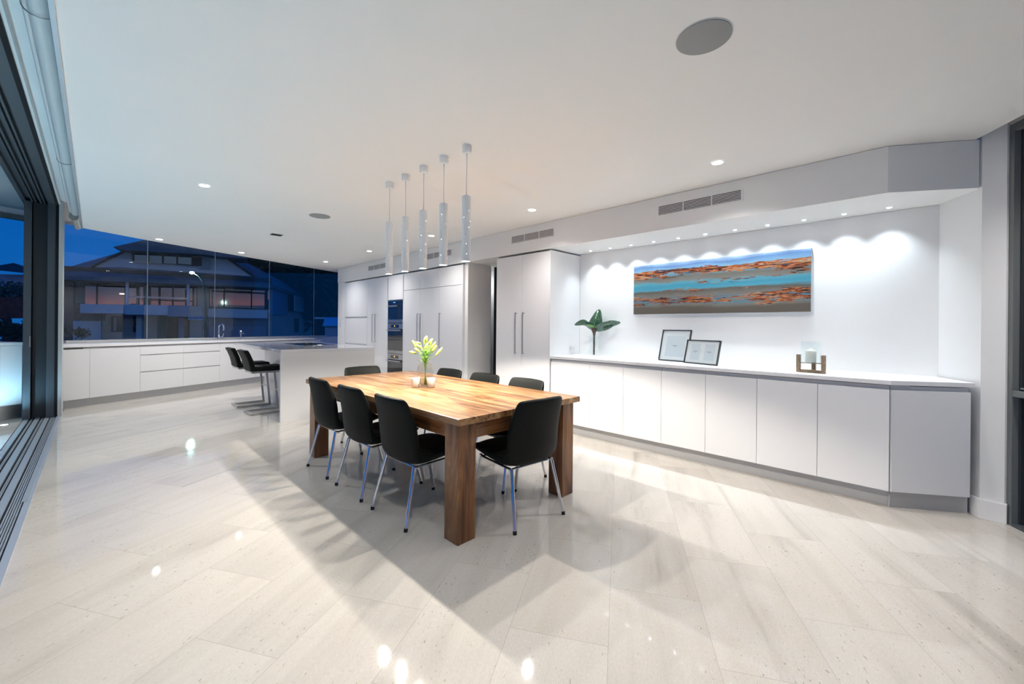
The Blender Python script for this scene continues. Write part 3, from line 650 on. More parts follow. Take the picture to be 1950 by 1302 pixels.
s2 = copy_tree(s1)
place(s1, (1.555, 6.93, 0)); place(s2, (1.555, 7.70, 0), 0, 'farther black leather bar stool on steel cantilever base, towards the window bench')

# ------------------------------------------------------------------ dining table
TX0, TX1, TY0, TY1, TZ = 1.485, 2.68, 1.895, 4.36, 0.76
tb = thing('dining_table', 'large solid honey timber dining table with thick square legs', 'table', (2.08, 3.13, 0))
cx_, cy_ = 2.08, 3.13
def L3(x, y): return (x - cx_, y - cy_)
MB().box(TX0 - cx_, TX1 - cx_, TY0 - cy_, TY1 - cy_, TZ - 0.042, TZ).build('tabletop', M_woodtop, tb, bevel=0.003)
ins, lw = 0.03, 0.135
for x, y in ((TX0 + ins, TY0 + ins + .01), (TX1 - ins - lw, TY0 + ins + .01), (TX0 + ins, TY1 - ins - lw), (TX1 - ins - lw, TY1 - ins - lw)):
    MB().box(x - cx_, x - cx_ + lw, y - cy_, y - cy_ + lw, 0, TZ - 0.0425).build('leg', M_woodz, tb, bevel=0.003)
for y in (TY0 + ins + .045, TY1 - ins - .07): MB().box(TX0 + ins + lw - cx_, TX1 - ins - lw - cx_, y - cy_, y - cy_ + 0.025, TZ - 0.155, TZ - 0.0425).build('apron', M_woodx, tb, bevel=0.002)
for x in (TX0 + ins + .045, TX1 - ins - .07): MB().box(x - cx_, x - cx_ + 0.025, TY0 + ins + lw - cy_ + .01, TY1 - ins - lw - cy_, TZ - 0.155, TZ - 0.0425).build('apron', M_woody, tb, bevel=0.002)

# ------------------------------------------------------------------ dining chairs (local +y is the way the sitter faces)
def make_chair(label):
    c = thing('dining_chair', label, 'chair', (0, 0, 0), 0, 'black dining chairs around the table')
    # stations: inner (y,z), outer (y,z), half width, forward sweep of the edges
    ST = [((0.262, 0.440), (0.262, 0.430), 0.185, 0), ((0.235, 0.463), (0.235, 0.408), 0.212, 0), ((0.12, 0.468), (0.12, 0.392), 0.222, 0), ((-0.02, 0.452), (-0.02, 0.378), 0.226, 0),
          ((-0.12, 0.445), (-0.14, 0.368), 0.227, 0.01), ((-0.175, 0.470), (-0.215, 0.385), 0.226, 0.025), ((-0.20, 0.53), (-0.255, 0.45), 0.225, 0.045), ((-0.215, 0.62), (-0.272, 0.56), 0.222, 0.055),
          ((-0.235, 0.71), (-0.285, 0.67), 0.216, 0.05), ((-0.262, 0.79), (-0.305, 0.77), 0.209, 0.04), ((-0.275, 0.822), (-0.312, 0.815), 0.20, 0.036), ((-0.290, 0.834), (-0.308, 0.834), 0.18, 0.03)]
    fr = [-1, -0.93, -0.6, 0, 0.6, 0.93, 1]; vs = []; n = 14
    for (yi, zi), (yo, zo), hw, sw in ST:
        for f in fr:
            k = abs(f) ** 2.2 * sw
            vs.append((f * hw, yi + k - (0.010 if abs(f) == 1 else 0), zi - (0.012 if abs(f) == 1 and zi < 0.48 else 0) + (0.006 * f * f if zi < 0.48 else 0)))
        for f in fr[::-1]:
            k = abs(f) ** 2.6 * sw * 1.25
            vs.append((f * hw, yo + k + (0.010 if abs(f) == 1 else 0), zo + abs(f) ** 4 * (0.035 if zo < 0.46 else 0)))
    fs = []
    for i in range(len(ST) - 1):
        for k in range(n): fs.append((i * n + k, i * n + (k + 1) % n, (i + 1) * n + (k + 1) % n, (i + 1) * n + k))
    fs += [tuple(range(n))[::-1], tuple(range((len(ST) - 1) * n, len(ST) * n))]
    MB().add(vs, fs).build('seat_shell', M_leather, c, smooth=True, sub=2)
    # thin raised seat pad
    pv = []; pf = []; rows = [(0.245, 0.180), (0.22, 0.198), (0.05, 0.206), (-0.12, 0.20), (-0.165, 0.185)]
    zz = [0.462, 0.478, 0.474, 0.464, 0.476]
    for (y, hw), z in zip(rows, zz):
        for f in (-1, -0.5, 0, 0.5, 1): pv.append((f * hw, y, z - (0.012 if abs(f) == 1 else 0)))
    for (y, hw), z in zip(rows, zz):
        for f in (-1, -0.5, 0, 0.5, 1): pv.append((f * hw, y, z - 0.03))
    R_, K_ = 5, 5
    for i in range(R_ - 1):
        for k in range(K_ - 1):
            a = i * K_ + k; pf.append((a, a + 1, a + K_ + 1, a + K_)); a += R_ * K_; pf.append((a, a + K_, a + K_ + 1, a + 1))
    for i in range(R_ - 1):
        for k in (0, K_ - 1):
            a = i * K_ + k; pf.append((a, a + K_, a + K_ + R_ * K_, a + R_ * K_))
    for k in range(K_ - 1):
        for i in (0, R_ - 1):
            a = i * K_ + k; pf.append((a, a + 1, a + 1 + R_ * K_, a + R_ * K_))
    MB().add(pv, pf).build('seat_pad', M_leather, c, smooth=True, sub=1)
    for sx in (-1, 1):
        for sy in (-1, 1):
            top = (sx * 0.182, sy * 0.168 - 0.005, 0.378 if sy < 0 else 0.395); foot = (sx * 0.222, sy * 0.256, 0.012)
            l = MB().tube([top, foot], [0.0125, 0.0105], 14).build('leg', M_chrome, c, smooth='auto')
            MB().tube([(sx * 0.2215, sy * 0.255, 0.022), (sx * 0.2228, sy * 0.2575, 0.0)], 0.0128, 14).build('foot_cap', M_black, l, smooth='auto')
    u = MB()
    for sx in (-1, 1): u.tube([(sx * 0.182, -0.173, 0.374), (sx * 0.182, 0.163, 0.386)], 0.008, 8)
    for y, z in ((-0.15, 0.366), (0.15, 0.384)): u.tube([(-0.182, y, z), (0.182, y, z)], 0.008, 8)
    u.build('under_frame', M_chrome, c, smooth='auto')
    return c
c0 = make_chair('black dining chair with chrome legs on the left side of the table, nearest the viewer')
spots = [((1.645, 2.523), -90, None), ((1.645, 3.142), -90, 'middle black dining chair on the left side of the table'), ((1.645, 3.777), -90, 'black dining chair at the far end of the left side, in front of the island'),
         ((2.50, 2.525), 90, 'black dining chair on the niche side of the table, nearest the viewer'), ((2.49, 3.08), 90, 'middle black dining chair on the niche side of the table'), ((2.49, 3.66), 90, 'black dining chair on the niche side, farthest back, beside the flowers'),
         ((2.10, 2.032), -5, 'black dining chair at the near head of the table, its back to the viewer'), ((2.14, 4.272), 178, 'black dining chair at the far head of the table, only its back top visible')]
for i, ((x, y), a, lab) in enumerate(spots):
    c = c0 if i == 0 else copy_tree(c0)
    place(c, (x, y, 0), radians(a), lab)

# ------------------------------------------------------------------ hanging lamps over the table
PX = 1.933; PYS = [2.40, 2.685, 2.97, 3.255, 3.54]
def make_pendant(label):
    p = thing('pendant_lamp', label, 'lamp', (0, 0, CEIL), 0, 'five hanging tube lamps over the table')
    MB().lathe([(0.034, 0), (0.036, -0.003), (0.036, -0.055), (0.031, -0.06), (0.004, -0.06)], n=28).build('canopy', M_pend, p, smooth='auto')
    MB().tube([(0.0, 0, -0.06), (0.001, 0.0, -0.16), (-0.0015, 0.001, -0.26), (0, 0, -0.376)], [0.0045, 0.003, 0.003, 0.004], 8).build('cord', M_plast, p, smooth=True)
    s = MB().lathe([(0.004, -0.374), (0.030, -0.375), (0.0325, -0.379), (0.0325, -0.858), (0.029, -0.858), (0.029, -0.40)], n=36, cap=False).build('lamp_shade', M_pend, p, smooth='auto')
    k = MB(); r2 = random.Random(3)
    for i in range(16):
        a = i * 2.4 + r2.uniform(-.6, .6); z = -0.44 - i * 0.0245
        d = Vector((cos(a), sin(a), 0)); k.tube([d * 0.0322 + Vector((0, 0, z)), d * 0.0334 + Vector((0, 0, z))], 0.0026, 8)
    k.build('light_perforations', M_spark, p)
    MB().tube([(0, 0, -0.846), (0, 0, -0.848)], 0.0285, 24).build('bulb', M_bulb, p)
    lamp('SPOT', 'bulb_light', (0, 0, -0.865), PEND_W, (1, 0.92, 0.82), p, size=0.014, cone=138, blend=0.12)
    return p
names = ['white hanging tube lamp over the table, nearest the viewer and largest', 'white hanging tube lamp, second of the row counted from the nearest', 'white hanging tube lamp in the middle of the row of five',
         'white hanging tube lamp, fourth of the row, second from the far left end', 'white hanging tube lamp at the far left end of the row of five']
pd0 = make_pendant(names[0]); 
for i, y in enumerate(PYS):
    p = pd0 if i == 0 else copy_tree(pd0)
    place(p, (PX, y, CEIL), radians(i * 67), names[i])

# ------------------------------------------------------------------ recessed lights
def make_down(label):
    d = thing('ceiling_light', label, 'light', (0, 0, 0), 0, 'recessed ceiling downlights')
    MB().lathe([(0.049, 0), (0.049, -0.004), (0.041, -0.005), (0.041, 0.0)], n=32, cap=False).build('trim_ring', M_plast, d, smooth='auto')
    MB().tube([(0, 0, -0.001), (0, 0, -0.0035)], 0.041, 32).build('lens', M_lamp, d)
    lamp('SPOT', 'light_source', (0, 0, -0.02), DOWN_W, NEUT, d, size=0.035, cone=136, blend=1.0)
    return d
DL = [((3.45, -0.72), 'unseen ceiling light added near the right-hand window to brighten the splayed corner'), ((3.52, 1.17), 'round recessed ceiling light nearest the big niche air grille'), ((3.51, 3.17), 'round recessed ceiling light over the gap between niche and passage, right of the hanging lamps'),  # first entry: unseen light added to brighten the splayed corner
      ((3.50, 5.16), 'round recessed ceiling light seen between the hanging lamps'), ((3.46, 7.05), 'round recessed ceiling light in front of the larder, left of the hanging lamps'),
      ((3.42, 8.94), 'round recessed ceiling light at the far corner by the window pier'), ((1.916, 9.02), 'round recessed ceiling light over the middle of the window bench'),
      ((0.711, 8.60), 'round recessed ceiling light over the left part of the window bench'), ((0.736, 4.93), 'lone round recessed ceiling light on the left, beside the blind pocket'),
      ((0.72, 1.0), 'unseen ceiling light added above the viewer as fill'), ((1.95, -0.9), 'unseen ceiling light added behind the viewer as fill')]  # these two are added out of view as fill light
DL = DL[1:] + DL[:1]
d0 = make_down(DL[0][1])
for i, ((x, y), lab) in enumerate(DL):
    d = d0 if i == 0 else copy_tree(d0); place(d, (x, y, CEIL - 0.0005), 0, lab)
    if y < -0.8: ls = [c for c in d.children if c.type == 'LIGHT'][0]; ls.data = ls.data.copy(); ls.data.energy = DOWN_W * 0.5
    if y > 8:                                # the bench lights are stronger
        ls = [c for c in d.children if c.type == 'LIGHT'][0]; ls.data = ls.data.copy(); ls.data.energy = DOWN_W * (1.0 if x > 3 else 1.6)
def make_spot(label):
    d = thing('niche_spotlight', label, 'light', (0, 0, 0), 0, 'small spotlights in the niche soffit')
    MB().lathe([(0.020, 0), (0.020, -0.003), (0.014, -0.004), (0.014, 0.0)], n=24, cap=False).build('trim_ring', M_plast, d, smooth='auto')
    MB().tube([(0, 0, -0.001), (0, 0, -0.003)], 0.0145, 24).build('lens', M_lampc, d)
    lamp('SPOT', 'light_source', (0, 0, -0.012), NICHE_W, COOL, d, size=0.012, cone=96, blend=1.0)
    return d
ordw = ['first', 'second', 'third', 'fourth', 'fifth', 'sixth', 'seventh', 'eighth', 'ninth', 'tenth', 'eleventh']
n0 = make_spot('')
pl_ = copy_tree(d0); ls = [c for c in pl_.children if c.type == 'LIGHT'][0]; ls.data = ls.data.copy(); ls.data.energy = 14; place(pl_, (4.76, 5.5, BULK - 0.0005), 0, 'unseen light added inside the passage between the tall cupboards to brighten its back wall')  # added unseen light that brightens the passage back wall
for k in range(11):
    lab = 'tiny bright spotlight in the niche soffit, %s from the pantry end' % ordw[k]
    d = n0 if k == 0 else copy_tree(n0); place(d, (4.548, 3.068 - 0.288 * k, BULK - 0.0005), 0, lab)

# ceiling speakers and square vent
def speaker(label, x, y, r):
    s = thing('ceiling_speaker', label, 'speaker', (x, y, CEIL - 0.0005), 0, 'round speakers in the ceiling')
    MB().lathe([(r, 0), (r, -0.005), (r - 0.006, -0.007), (0.001, -0.007)], n=64, cap=False).build('grille', M_spk, s, smooth='auto')
    MB().lathe([(r + 0.005, 0), (r + 0.005, -0.002), (r, -0.002)], n=64, cap=False).build('rim', M_plast, s, smooth='auto')
speaker('large round grey speaker grille in the ceiling, top right of the view', 1.963, 0.718, 0.118)
speaker('round grey speaker grille in the ceiling left of the hanging lamps', 1.936, 5.253, 0.118)
v = thing('ceiling_exhaust', 'small black square opening in the ceiling beyond the far speaker', 'vent', (1.895, 6.83, CEIL - 0.0005), 0)
MB().box(-0.075, 0.075, -0.075, 0.075, -0.002, 0).build('opening', M_gap, v)
MB().box(-0.08, 0.08, -0.08, -0.075, -0.004, 0).box(-0.08, 0.08, 0.075, 0.08, -0.004, 0).box(-0.08, -0.075, -0.075, 0.075, -0.004, 0).box(0.075, 0.08, -0.075, 0.075, -0.004, 0).build('rim', M_plast, v)

# terrace lamps
tl = thing('terrace_light', 'round recessed light in the terrace soffit at the far left', 'light', (-1.55, 6.9, 2.9895), 0)
MB().tube([(0, 0, -0.001), (0, 0, -0.004)], 0.05, 32).build('lens', M_lamp, tl)
lamp('SPOT', 'light_source', (0, 0, -0.02), 45, COOL, tl, size=0.04, cone=150, blend=0.8)
dk = thing('deck_uplight', 'small glowing uplight set in the terrace floor beside the door track', 'light', (-0.80, 8.22, 0.0005), 0)
MB().lathe([(0.045, 0), (0.045, 0.004), (0.034, 0.005), (0.034, 0.001)], n=32, cap=False).build('trim_ring', M_steel, dk, smooth='auto')
MB().tube([(0, 0, 0.001), (0, 0, 0.003)], 0.034, 28).build('lens', M_lampc, dk)
lamp('SPOT', 'light_source', (0, 0, 0.03), DECK_W, CYAN, dk, size=0.03, cone=150, blend=0.7, rot=(pi, 0, 0))
for x, y in ((-0.9, 5.4), (-0.9, 2.4)):  # two unseen uplights added to light the soffit and blind pocket
    d = copy_tree(dk); ls = [c for c in d.children if c.type == 'LIGHT'][0]; ls.data = ls.data.copy(); ls.data.energy = 75
    place(d, (x, y, 0.0005), 0, 'unseen uplight added in the terrace floor to light soffit and pocket, %s' % ('nearer' if y < 3 else 'middle of three'))

# ------------------------------------------------------------------ on the table
NT = TZ + 0.0005
v = thing('vase', 'smoky glass egg-shaped vase in the middle of the dining table', 'vase', (2.065, 3.12, NT))
prof = [(0.036, 0.0), (0.040, 0.012), (0.052, 0.06), (0.066, 0.11), (0.072, 0.145), (0.068, 0.175), (0.055, 0.20), (0.038, 0.215), (0.030, 0.218)]
inn = [(r - 0.003, max(z, 0.008)) for r, z in prof[::-1]]
MB().lathe(prof + inn, n=40, cap=False).build('vase_glass', M_smoke, v, smooth=True)
MB().lathe([(0.001, 0.006), (0.034, 0.006), (0.036, 0.012), (0.047, 0.055), (0.050, 0.07), (0.001, 0.07)], n=32, cap=False).build('water', glassy('vase_water', (0.85, 0.88, 0.8), 1.2), v, smooth=True)
fl = thing('lily_bouquet', 'bunch of pale green lily buds standing in the smoky vase', 'flowers', (2.065, 3.12, NT))
r3 = random.Random(11)
rt = RIGHT; fw = FWD
def leaf(parent, p, d, ln, w, mt, name, curl=0.3, stripes=None):
    d = d.normalized(); u = d.cross(UP); u = u.normalized() if u.length > 0.05 else Vector((1, 0, 0)); q = u.cross(d)
    m = MB(); n = 7; vs = []
    for i in range(n + 1):
        s = i / n; c = p + d * ln * s - UP * curl * ln * s * s * 0.6 ; hw = w * sin(pi * min(1, s * 0.92 + 0.06)) ** 0.75
        for k in (-1, 0, 1): vs.append(c + u * k * hw + q * abs(k) * hw * 0.25)
    fs = [(i * 3 + k, i * 3 + k + 1, i * 3 + k + 4, i * 3 + k + 3) for i in range(n) for k in (0, 1)]
    o = m.add(vs, fs).build(name, mt, parent, smooth=True)
    sd = o.modifiers.new('thick', 'SOLIDIFY'); sd.thickness = 0.0012; return o
def bud(parent, p, d, ln, r, mt=None):
    d = d.normalized(); pr = [(0.0, 0.25), (0.12, 0.6), (0.35, 0.85), (0.6, 1.0), (0.8, 0.8), (0.93, 0.45), (1.0, 0.12)]
    return MB().tube([p + d * ln * s for s, _ in pr], [r * k for _, k in pr], 10).build('bud', mt or M_bud, parent, smooth=True)
# bud tips laid out across the view: (sideways, up, toward, length, sideways dir, up dir)
BUDS = [(-0.085, 0.345, 0.0, 0.075, -0.45, 0.9), (-0.05, 0.385, -0.02, 0.055, -1, 0.1), (-0.015, 0.375, 0.01, 0.075, 0.25, 1), (0.01, 0.395, 0.02, 0.06, 0.05, 1), (0.02, 0.38, -0.01, 0.065, 0.7, 0.8),
        (0.045, 0.365, 0.0, 0.055, 0.0, 1), (0.05, 0.335, 0.03, 0.085, 0.6, 0.8), (0.045, 0.30, -0.03, 0.085, 0.55, 0.8), (0.09, 0.275, 0.0, 0.095, 0.6, 0.8), (-0.075, 0.295, 0.02, 0.07, -1, 0.25),
        (-0.03, 0.335, -0.02, 0.075, -0.8, 0.55), (0.0, 0.33, 0.04, 0.07, 0.4, 0.9), (0.0, 0.275, -0.04, 0.065, -0.1, 1), (-0.04, 0.31, 0.03, 0.06, -0.6, 0.4), (0.025, 0.30, -0.04, 0.07, 0.1, 1)]
for i, (sx, z, ty, ln, dx, dz) in enumerate(BUDS):
    b0 = rt * sx + fw * (-ty) + UP * z; d = rt * dx + UP * dz + fw * r3.uniform(-0.2, 0.2)
    st = rt * (sx * -0.12) + fw * (r3.uniform(-0.01, 0.01)) + UP * 0.02
    neck = rt * (sx * 0.12) + fw * (-ty * 0.2) + UP * 0.215
    MB().tube([st, neck, (neck + b0) / 2 + UP * 0.012, b0], [0.0028, 0.0028, 0.0024, 0.002], 6).build('stem', M_lstem, fl, smooth=True)
    bud(fl, b0, d, ln, 0.0125)
for i in range(26):
    a = r3.uniform(0, 2 * pi); z = r3.uniform(0.218, 0.31); rr = r3.uniform(0.004, 0.03)
    p = Vector((cos(a) * rr, sin(a) * rr, z)); leaf(fl, p, Vector((cos(a), sin(a), r3.uniform(0.1, 0.9))), r3.uniform(0.045, 0.075), r3.uniform(0.008, 0.013), M_lleaf if i % 3 else M_lstem, 'leaf', 0.5)
for (px, py, lab) in ((790.0, 738.0, 'white tealight cup on the table, left of the pair in front of the vase'), (819.5, 738.0, 'white tealight cup on the table, right of the pair in front of the vase')):
    d = ray(px, py); t_ = (NT - EYE) / d.z; x, y = d.x * t_, d.y * t_
    c = thing('tealight_cup', lab, 'cup', (x + 0.02, y + 0.02, NT), 0, 'pair of white tealight cups')
    MB().lathe([(0.026, 0), (0.031, 0.003), (0.038, 0.045), (0.042, 0.078), (0.0415, 0.082), (0.038, 0.082), (0.034, 0.045), (0.028, 0.008), (0.001, 0.008)], n=36, cap=False).build('cup_body', mat('white_porcelain', (0.85, 0.85, 0.84), 0.25, coat=0.5), c, smooth=True)
    MB().tube([(0, 0, 0.009), (0, 0, 0.03)], 0.02, 20).build('tealight_candle', M_wax, c, smooth='auto')

# ------------------------------------------------------------------ in the niche
NZ = CT + 0.0005
# canvas
def paint_mat():
    m = bpy.data.materials.new('abstract_seascape_paint'); m.use_nodes = True; t = m.node_tree; b = t.nodes['Principled BSDF']; L = t.links.new
    co = N(t, 'ShaderNodeTexCoord'); sp = N(t, 'ShaderNodeSeparateXYZ'); L(co.outputs['Object'], sp.inputs[0])
    mp = N(t, 'ShaderNodeMapping', ins={'Scale': (1, 2.2, 9)}); L(co.outputs['Object'], mp.inputs[0])
    n = N(t, 'ShaderNodeTexNoise', ins={'Scale': 1.0, 'Detail': 6.0, 'Roughness': 0.6, 'Distortion': 0.5}); L(mp.outputs[0], n.inputs[0])
    # z/height + wobble
    h = N(t, 'ShaderNodeMath', operation='MULTIPLY', ins={1: 1 / 0.59}); L(sp.outputs[2], h.inputs[0])
    w = N(t, 'ShaderNodeMath', operation='MULTIPLY_ADD', ins={1: 0.16, 2: -0.08}); L(n.outputs[0], w.inputs[0])
    hh = N(t, 'ShaderNodeMath', operation='ADD'); L(h.outputs[0], hh.inputs[0]); L(w.outputs[0], hh.inputs[1])
    tq = (0.05, 0.28, 0.40); gy = (0.12, 0.10, 0.08); gl_ = (0.19, 0.185, 0.165)
    r = t.nodes.new('ShaderNodeValToRGB')
    ramp(r, [(0.0, gy), (0.12, gy), (0.17, gl_), (0.22, (0.09, 0.23, 0.30)), (0.30, (0.10, 0.20, 0.26)), (0.35, gl_), (0.43, gy), (0.47, (0.08, 0.32, 0.42)), (0.53, tq), (0.60, (0.10, 0.31, 0.38)), (0.63, gl_), (0.71, (0.15, 0.135, 0.11)), (0.76, (0.10, 0.27, 0.35)), (0.86, (0.18, 0.33, 0.47)), (0.93, (0.10, 0.19, 0.36)), (1.0, (0.28, 0.38, 0.52))])
    L(hh.outputs[0], r.inputs[0])
    # reefs: broken bands of flecks
    mf = N(t, 'ShaderNodeMapping', ins={'Scale': (1, 6, 60)}); L(co.outputs['Object'], mf.inputs[0])
    nf = N(t, 'ShaderNodeTexNoise', ins={'Scale': 1.0, 'Detail': 6.0, 'Roughness': 0.7, 'Distortion': 1.5}); L(mf.outputs[0], nf.inputs[0])
    mc = N(t, 'ShaderNodeMapping', ins={'Scale': (1, 1.5, 7), 'Location': (0, 0.7, 0)}); L(co.outputs['Object'], mc.inputs[0])
    nc = N(t, 'ShaderNodeTexNoise', ins={'Scale': 1.0, 'Detail': 3.0}); L(mc.outputs[0], nc.inputs[0])
    ca = N(t, 'ShaderNodeMapRange', ins={1: 0.36, 2: 0.64, 3: -0.16, 4: 0.16}); L(nc.outputs[0], ca.inputs[0])
    cb = N(t, 'ShaderNodeMapRange', ins={1: 0.34, 2: 0.66, 3: 0.0, 4: 1.0}); L(nf.outputs[0], cb.inputs[0])
    cs = N(t, 'ShaderNodeMath', operation='ADD'); L(ca.outputs[0], cs.inputs[0]); L(cb.outputs[0], cs.inputs[1])
    fc = t.nodes.new('ShaderNodeValToRGB'); ramp(fc, [(0.0, (0.005, 0.005, 0.007)), (0.40, (0.012, 0.009, 0.009)), (0.44, (0.25, 0.04, 0.015)), (0.50, (0.72, 0.14, 0.025)), (0.56, (0.02, 0.014, 0.012)), (0.61, (0.02, 0.015, 0.014)), (0.63, (0.78, 0.17, 0.025)), (0.70, (0.80, 0.30, 0.04)), (0.74, (0.10, 0.06, 0.03)), (0.80, (0.40, 0.32, 0.16)), (0.88, (0.5, 0.45, 0.36)), (0.94, (0.08, 0.25, 0.35))]); L(cs.outputs[0], fc.inputs[0])
    bm_ = t.nodes.new('ShaderNodeValToRGB'); g3 = lambda v: (v, v, v)
    ramp(bm_, [(0.0, g3(0)), (0.12, g3(0.05)), (0.17, g3(0.30)), (0.22, g3(0.62)), (0.29, g3(0.66)), (0.35, g3(0.45)), (0.40, g3(0.22)), (0.45, g3(0.32)), (0.5, g3(0.18)), (0.58, g3(0.30)), (0.66, g3(0.26)), (0.72, g3(0.42)), (0.78, g3(0.68)), (0.85, g3(0.66)), (0.88, g3(0.1)), (0.90, g3(0))]); L(hh.outputs[0], bm_.inputs[0])
    mk = N(t, 'ShaderNodeMapping', ins={'Scale': (1, 2.2, 16), 'Location': (5, 2, 1)}); L(co.outputs['Object'], mk.inputs[0])
    nk = N(t, 'ShaderNodeTexNoise', ins={'Scale': 1.0, 'Detail': 10.0, 'Roughness': 0.78}); L(mk.outputs[0], nk.inputs[0])
    kk = N(t, 'ShaderNodeMapRange', ins={1: 0.35, 2: 0.65, 3: 0.0, 4: 1.0}); L(nk.outputs[0], kk.inputs[0])
    su = N(t, 'ShaderNodeMath', operation='ADD'); L(bm_.outputs[0], su.inputs[0]); L(kk.outputs[0], su.inputs[1])
    th = N(t, 'ShaderNodeMapRange', ins={1: 1.0, 2: 1.05}); L(su.outputs[0], th.inputs[0])
    mx = N(t, 'ShaderNodeMix', data_type='RGBA'); L(th.outputs[0], mx.inputs[0]); L(r.outputs[0], mx.inputs[6]); L(fc.outputs[0], mx.inputs[7])
    L(mx.outputs[2], b.inputs['Base Color']); b.inputs['Roughness'].default_value = 0.4
    return m
cv = thing('canvas_painting', 'long abstract seascape canvas in turquoise, orange and black on the niche wall', 'painting', (4.655, 0.722, 1.465))
MB().box(0, 0.044, 0, 1.787, 0, 0.59).build('canvas', paint_mat(), cv, bevel=0.003)
MB().box(0.006, 0.0445, -0.0005, 1.7875, -0.0005, 0.5905).build('stretcher', mat('canvas_edge', (0.55, 0.58, 0.62), 0.7), cv)

# photo frames leaning back
def photo_frame(label, p, q, h, landscape, tilt, depth=0.022):
    a = Vector((*p, 0)); b = Vector((*q, 0)); e = (b - a); w = e.length; rz = atan2(e.y, e.x)
    f = thing('photo_frame', label, 'picture frame', (p[0], p[1], NZ + 0.0065), rz, 'empty photo frames on the sideboard')
    # local x along the bottom edge, local +y is behind, leaning back
    T = Matrix.Rotation(-tilt, 4, 'X')
    def bx(x0, x1, y0, y1, z0, z1, nm, mt, bev=0):
        m = MB().box(x0, x1, y0, y1, z0, z1); m.v = [tuple(T @ Vector(v)) for v in m.v]; return m.build(nm, mt, f, bevel=bev)
    k = 0.009
    m = MB().box(0, w, 0, depth, 0, k).box(0, w, 0, depth, h - k, h).box(0, k, 0, depth, k, h - k).box(w - k, w, 0, depth, k, h - k); m.v = [tuple(T @ Vector(v)) for v in m.v]
    m.build('frame', mat('black_frame_metal', (0.02, 0.025, 0.03), 0.3), f, bevel=0.001)
    bx(k, w - k, 0.010, 0.014, k, h - k, 'mat_board', M_matb)
    pic = mat('squared_insert_paper', (0.66, 0.69, 0.73), 0.8)
    ink = mat('insert_ink', (0.30, 0.31, 0.34), 0.8)
    pans = [(0.16, 0.44, 0.16, 0.84), (0.58, 0.86, 0.16, 0.84)] if landscape else [(0.19, 0.83, 0.15, 0.80)]
    for x0, x1, z0, z1 in pans:
        o = bx(w * x0, w * x1, 0.0085, 0.010, h * z0, h * z1, 'insert', pic)
        xm = w * (x0 + x1) / 2; hw = w * 0.065 if landscape else w * 0.08; zm = h * ((z0 + z1) / 2 + 0.01)
        bx(xm - hw, xm + hw, 0.0078, 0.0086, zm, zm + 0.006, 'printed_line', ink); bx(xm - hw * .5, xm + hw * .5, 0.0078, 0.0086, zm - 0.010, zm - 0.007, 'printed_line', ink)
    bx(k, w - k, 0.004, 0.0055, k, h - k, 'glass', M_clear)
    # easel leg
    tp = T @ Vector((w * 0.8, depth, h * 0.28)); MB().bar(tp, (w * 0.83, tp.y + 0.05, 0.0), 0.03, 0.004).build('easel_leg', mat('grey_felt', (0.35, 0.34, 0.35), 0.9), f)
    return f
photo_frame('black framed portrait photo frame with blank insert, leaning behind the landscape one', (4.479, 2.106), (4.418, 1.762), 0.352, False, radians(14))
photo_frame('black framed landscape photo frame with two blank inserts, in front of the portrait one', (4.356, 1.772), (4.247, 1.405), 0.248, True, radians(14))

# candle stand
ch = thing('candle_stand', 'weathered timber candle stand with three short posts on the sideboard', 'candle holder', (4.247, 0.655, NZ), radians(-5))
W2 = 0.098
for x, y in ((0.088, 0.0), (0.0, -0.088), (0.0, 0.088)):
    MB().box(x - 0.014, x + 0.014, y - 0.014, y + 0.014, 0, 0.15).build('post', M_woodz, ch, bevel=0.001).data.materials[0] = mat('weathered_post', (0.28, 0.2, 0.13), 0.7, var=(40, 0.25))
MB().box(0.011, 0.074, -0.011, 0.011, 0.0, 0.024).box(-0.011, 0.011, -0.074, 0.074, 0.0, 0.024).build('base_cross', mat('weathered_post'), ch, bevel=0.001)
MB().box(0.011, 0.074, -0.011, 0.011, 0.078, 0.087).box(-0.011, 0.011, -0.074, 0.074, 0.078, 0.087).build('upper_cross', mat('weathered_post'), ch, bevel=0.001)
hg = thing('glass_hurricane', 'clear glass cylinder standing in the timber candle stand', 'glass', (4.247, 0.655, NZ + 0.0875))
MB().lathe([(0.001, 0.0), (0.072, 0.0), (0.072, 0.175), (0.069, 0.175), (0.069, 0.003), (0.001, 0.003)], n=48, cap=False).build('cylinder', M_clear, hg, smooth='auto')
cd = thing('pillar_candle', 'thick ivory pillar candle inside the glass cylinder', 'candle', (4.247, 0.655, NZ + 0.091))
MB().lathe([(0.001, 0), (0.037, 0.0), (0.038, 0.09), (0.034, 0.096), (0.018, 0.102), (0.006, 0.114), (0.001, 0.116)], n=36, cap=False).build('wax', M_wax, cd, smooth=True)

# leaf stem in a glass vase
gv = thing('glass_vase', 'clear glass vase holding the broad leaf stem at the left end of the niche', 'vase', (4.555, 3.008, NZ))
MB().lathe([(0.045, 0.0), (0.075, 0.03), (0.08, 0.06), (0.05, 0.085), (0.055, 0.2), (0.075, 0.26), (0.072, 0.26), (0.052, 0.2), (0.047, 0.085), (0.076, 0.058), (0.07, 0.032), (0.04, 0.006), (0.001, 0.006)], n=40, cap=False).build('vase_glass', M_clear, gv, smooth=True)
bp = thing('broad_leaf_stem', 'dark green broad leaf cutting in the clear vase at the left end of the niche', 'plant', (4.555, 3.008, NZ))
MB().tube([(0, 0, 0.012), (0, 0, 0.24), (0.002, 0, 0.30)], [0.0125, 0.0125, 0.02], 14).build('stem', M_bark, bp, smooth='auto')
MB().tube([(0.002, 0, 0.295), (0, 0, 0.33), (0, 0, 0.36)], [0.02, 0.036, 0.026], 14).build('leaf_base', M_bark, bp, smooth=True)
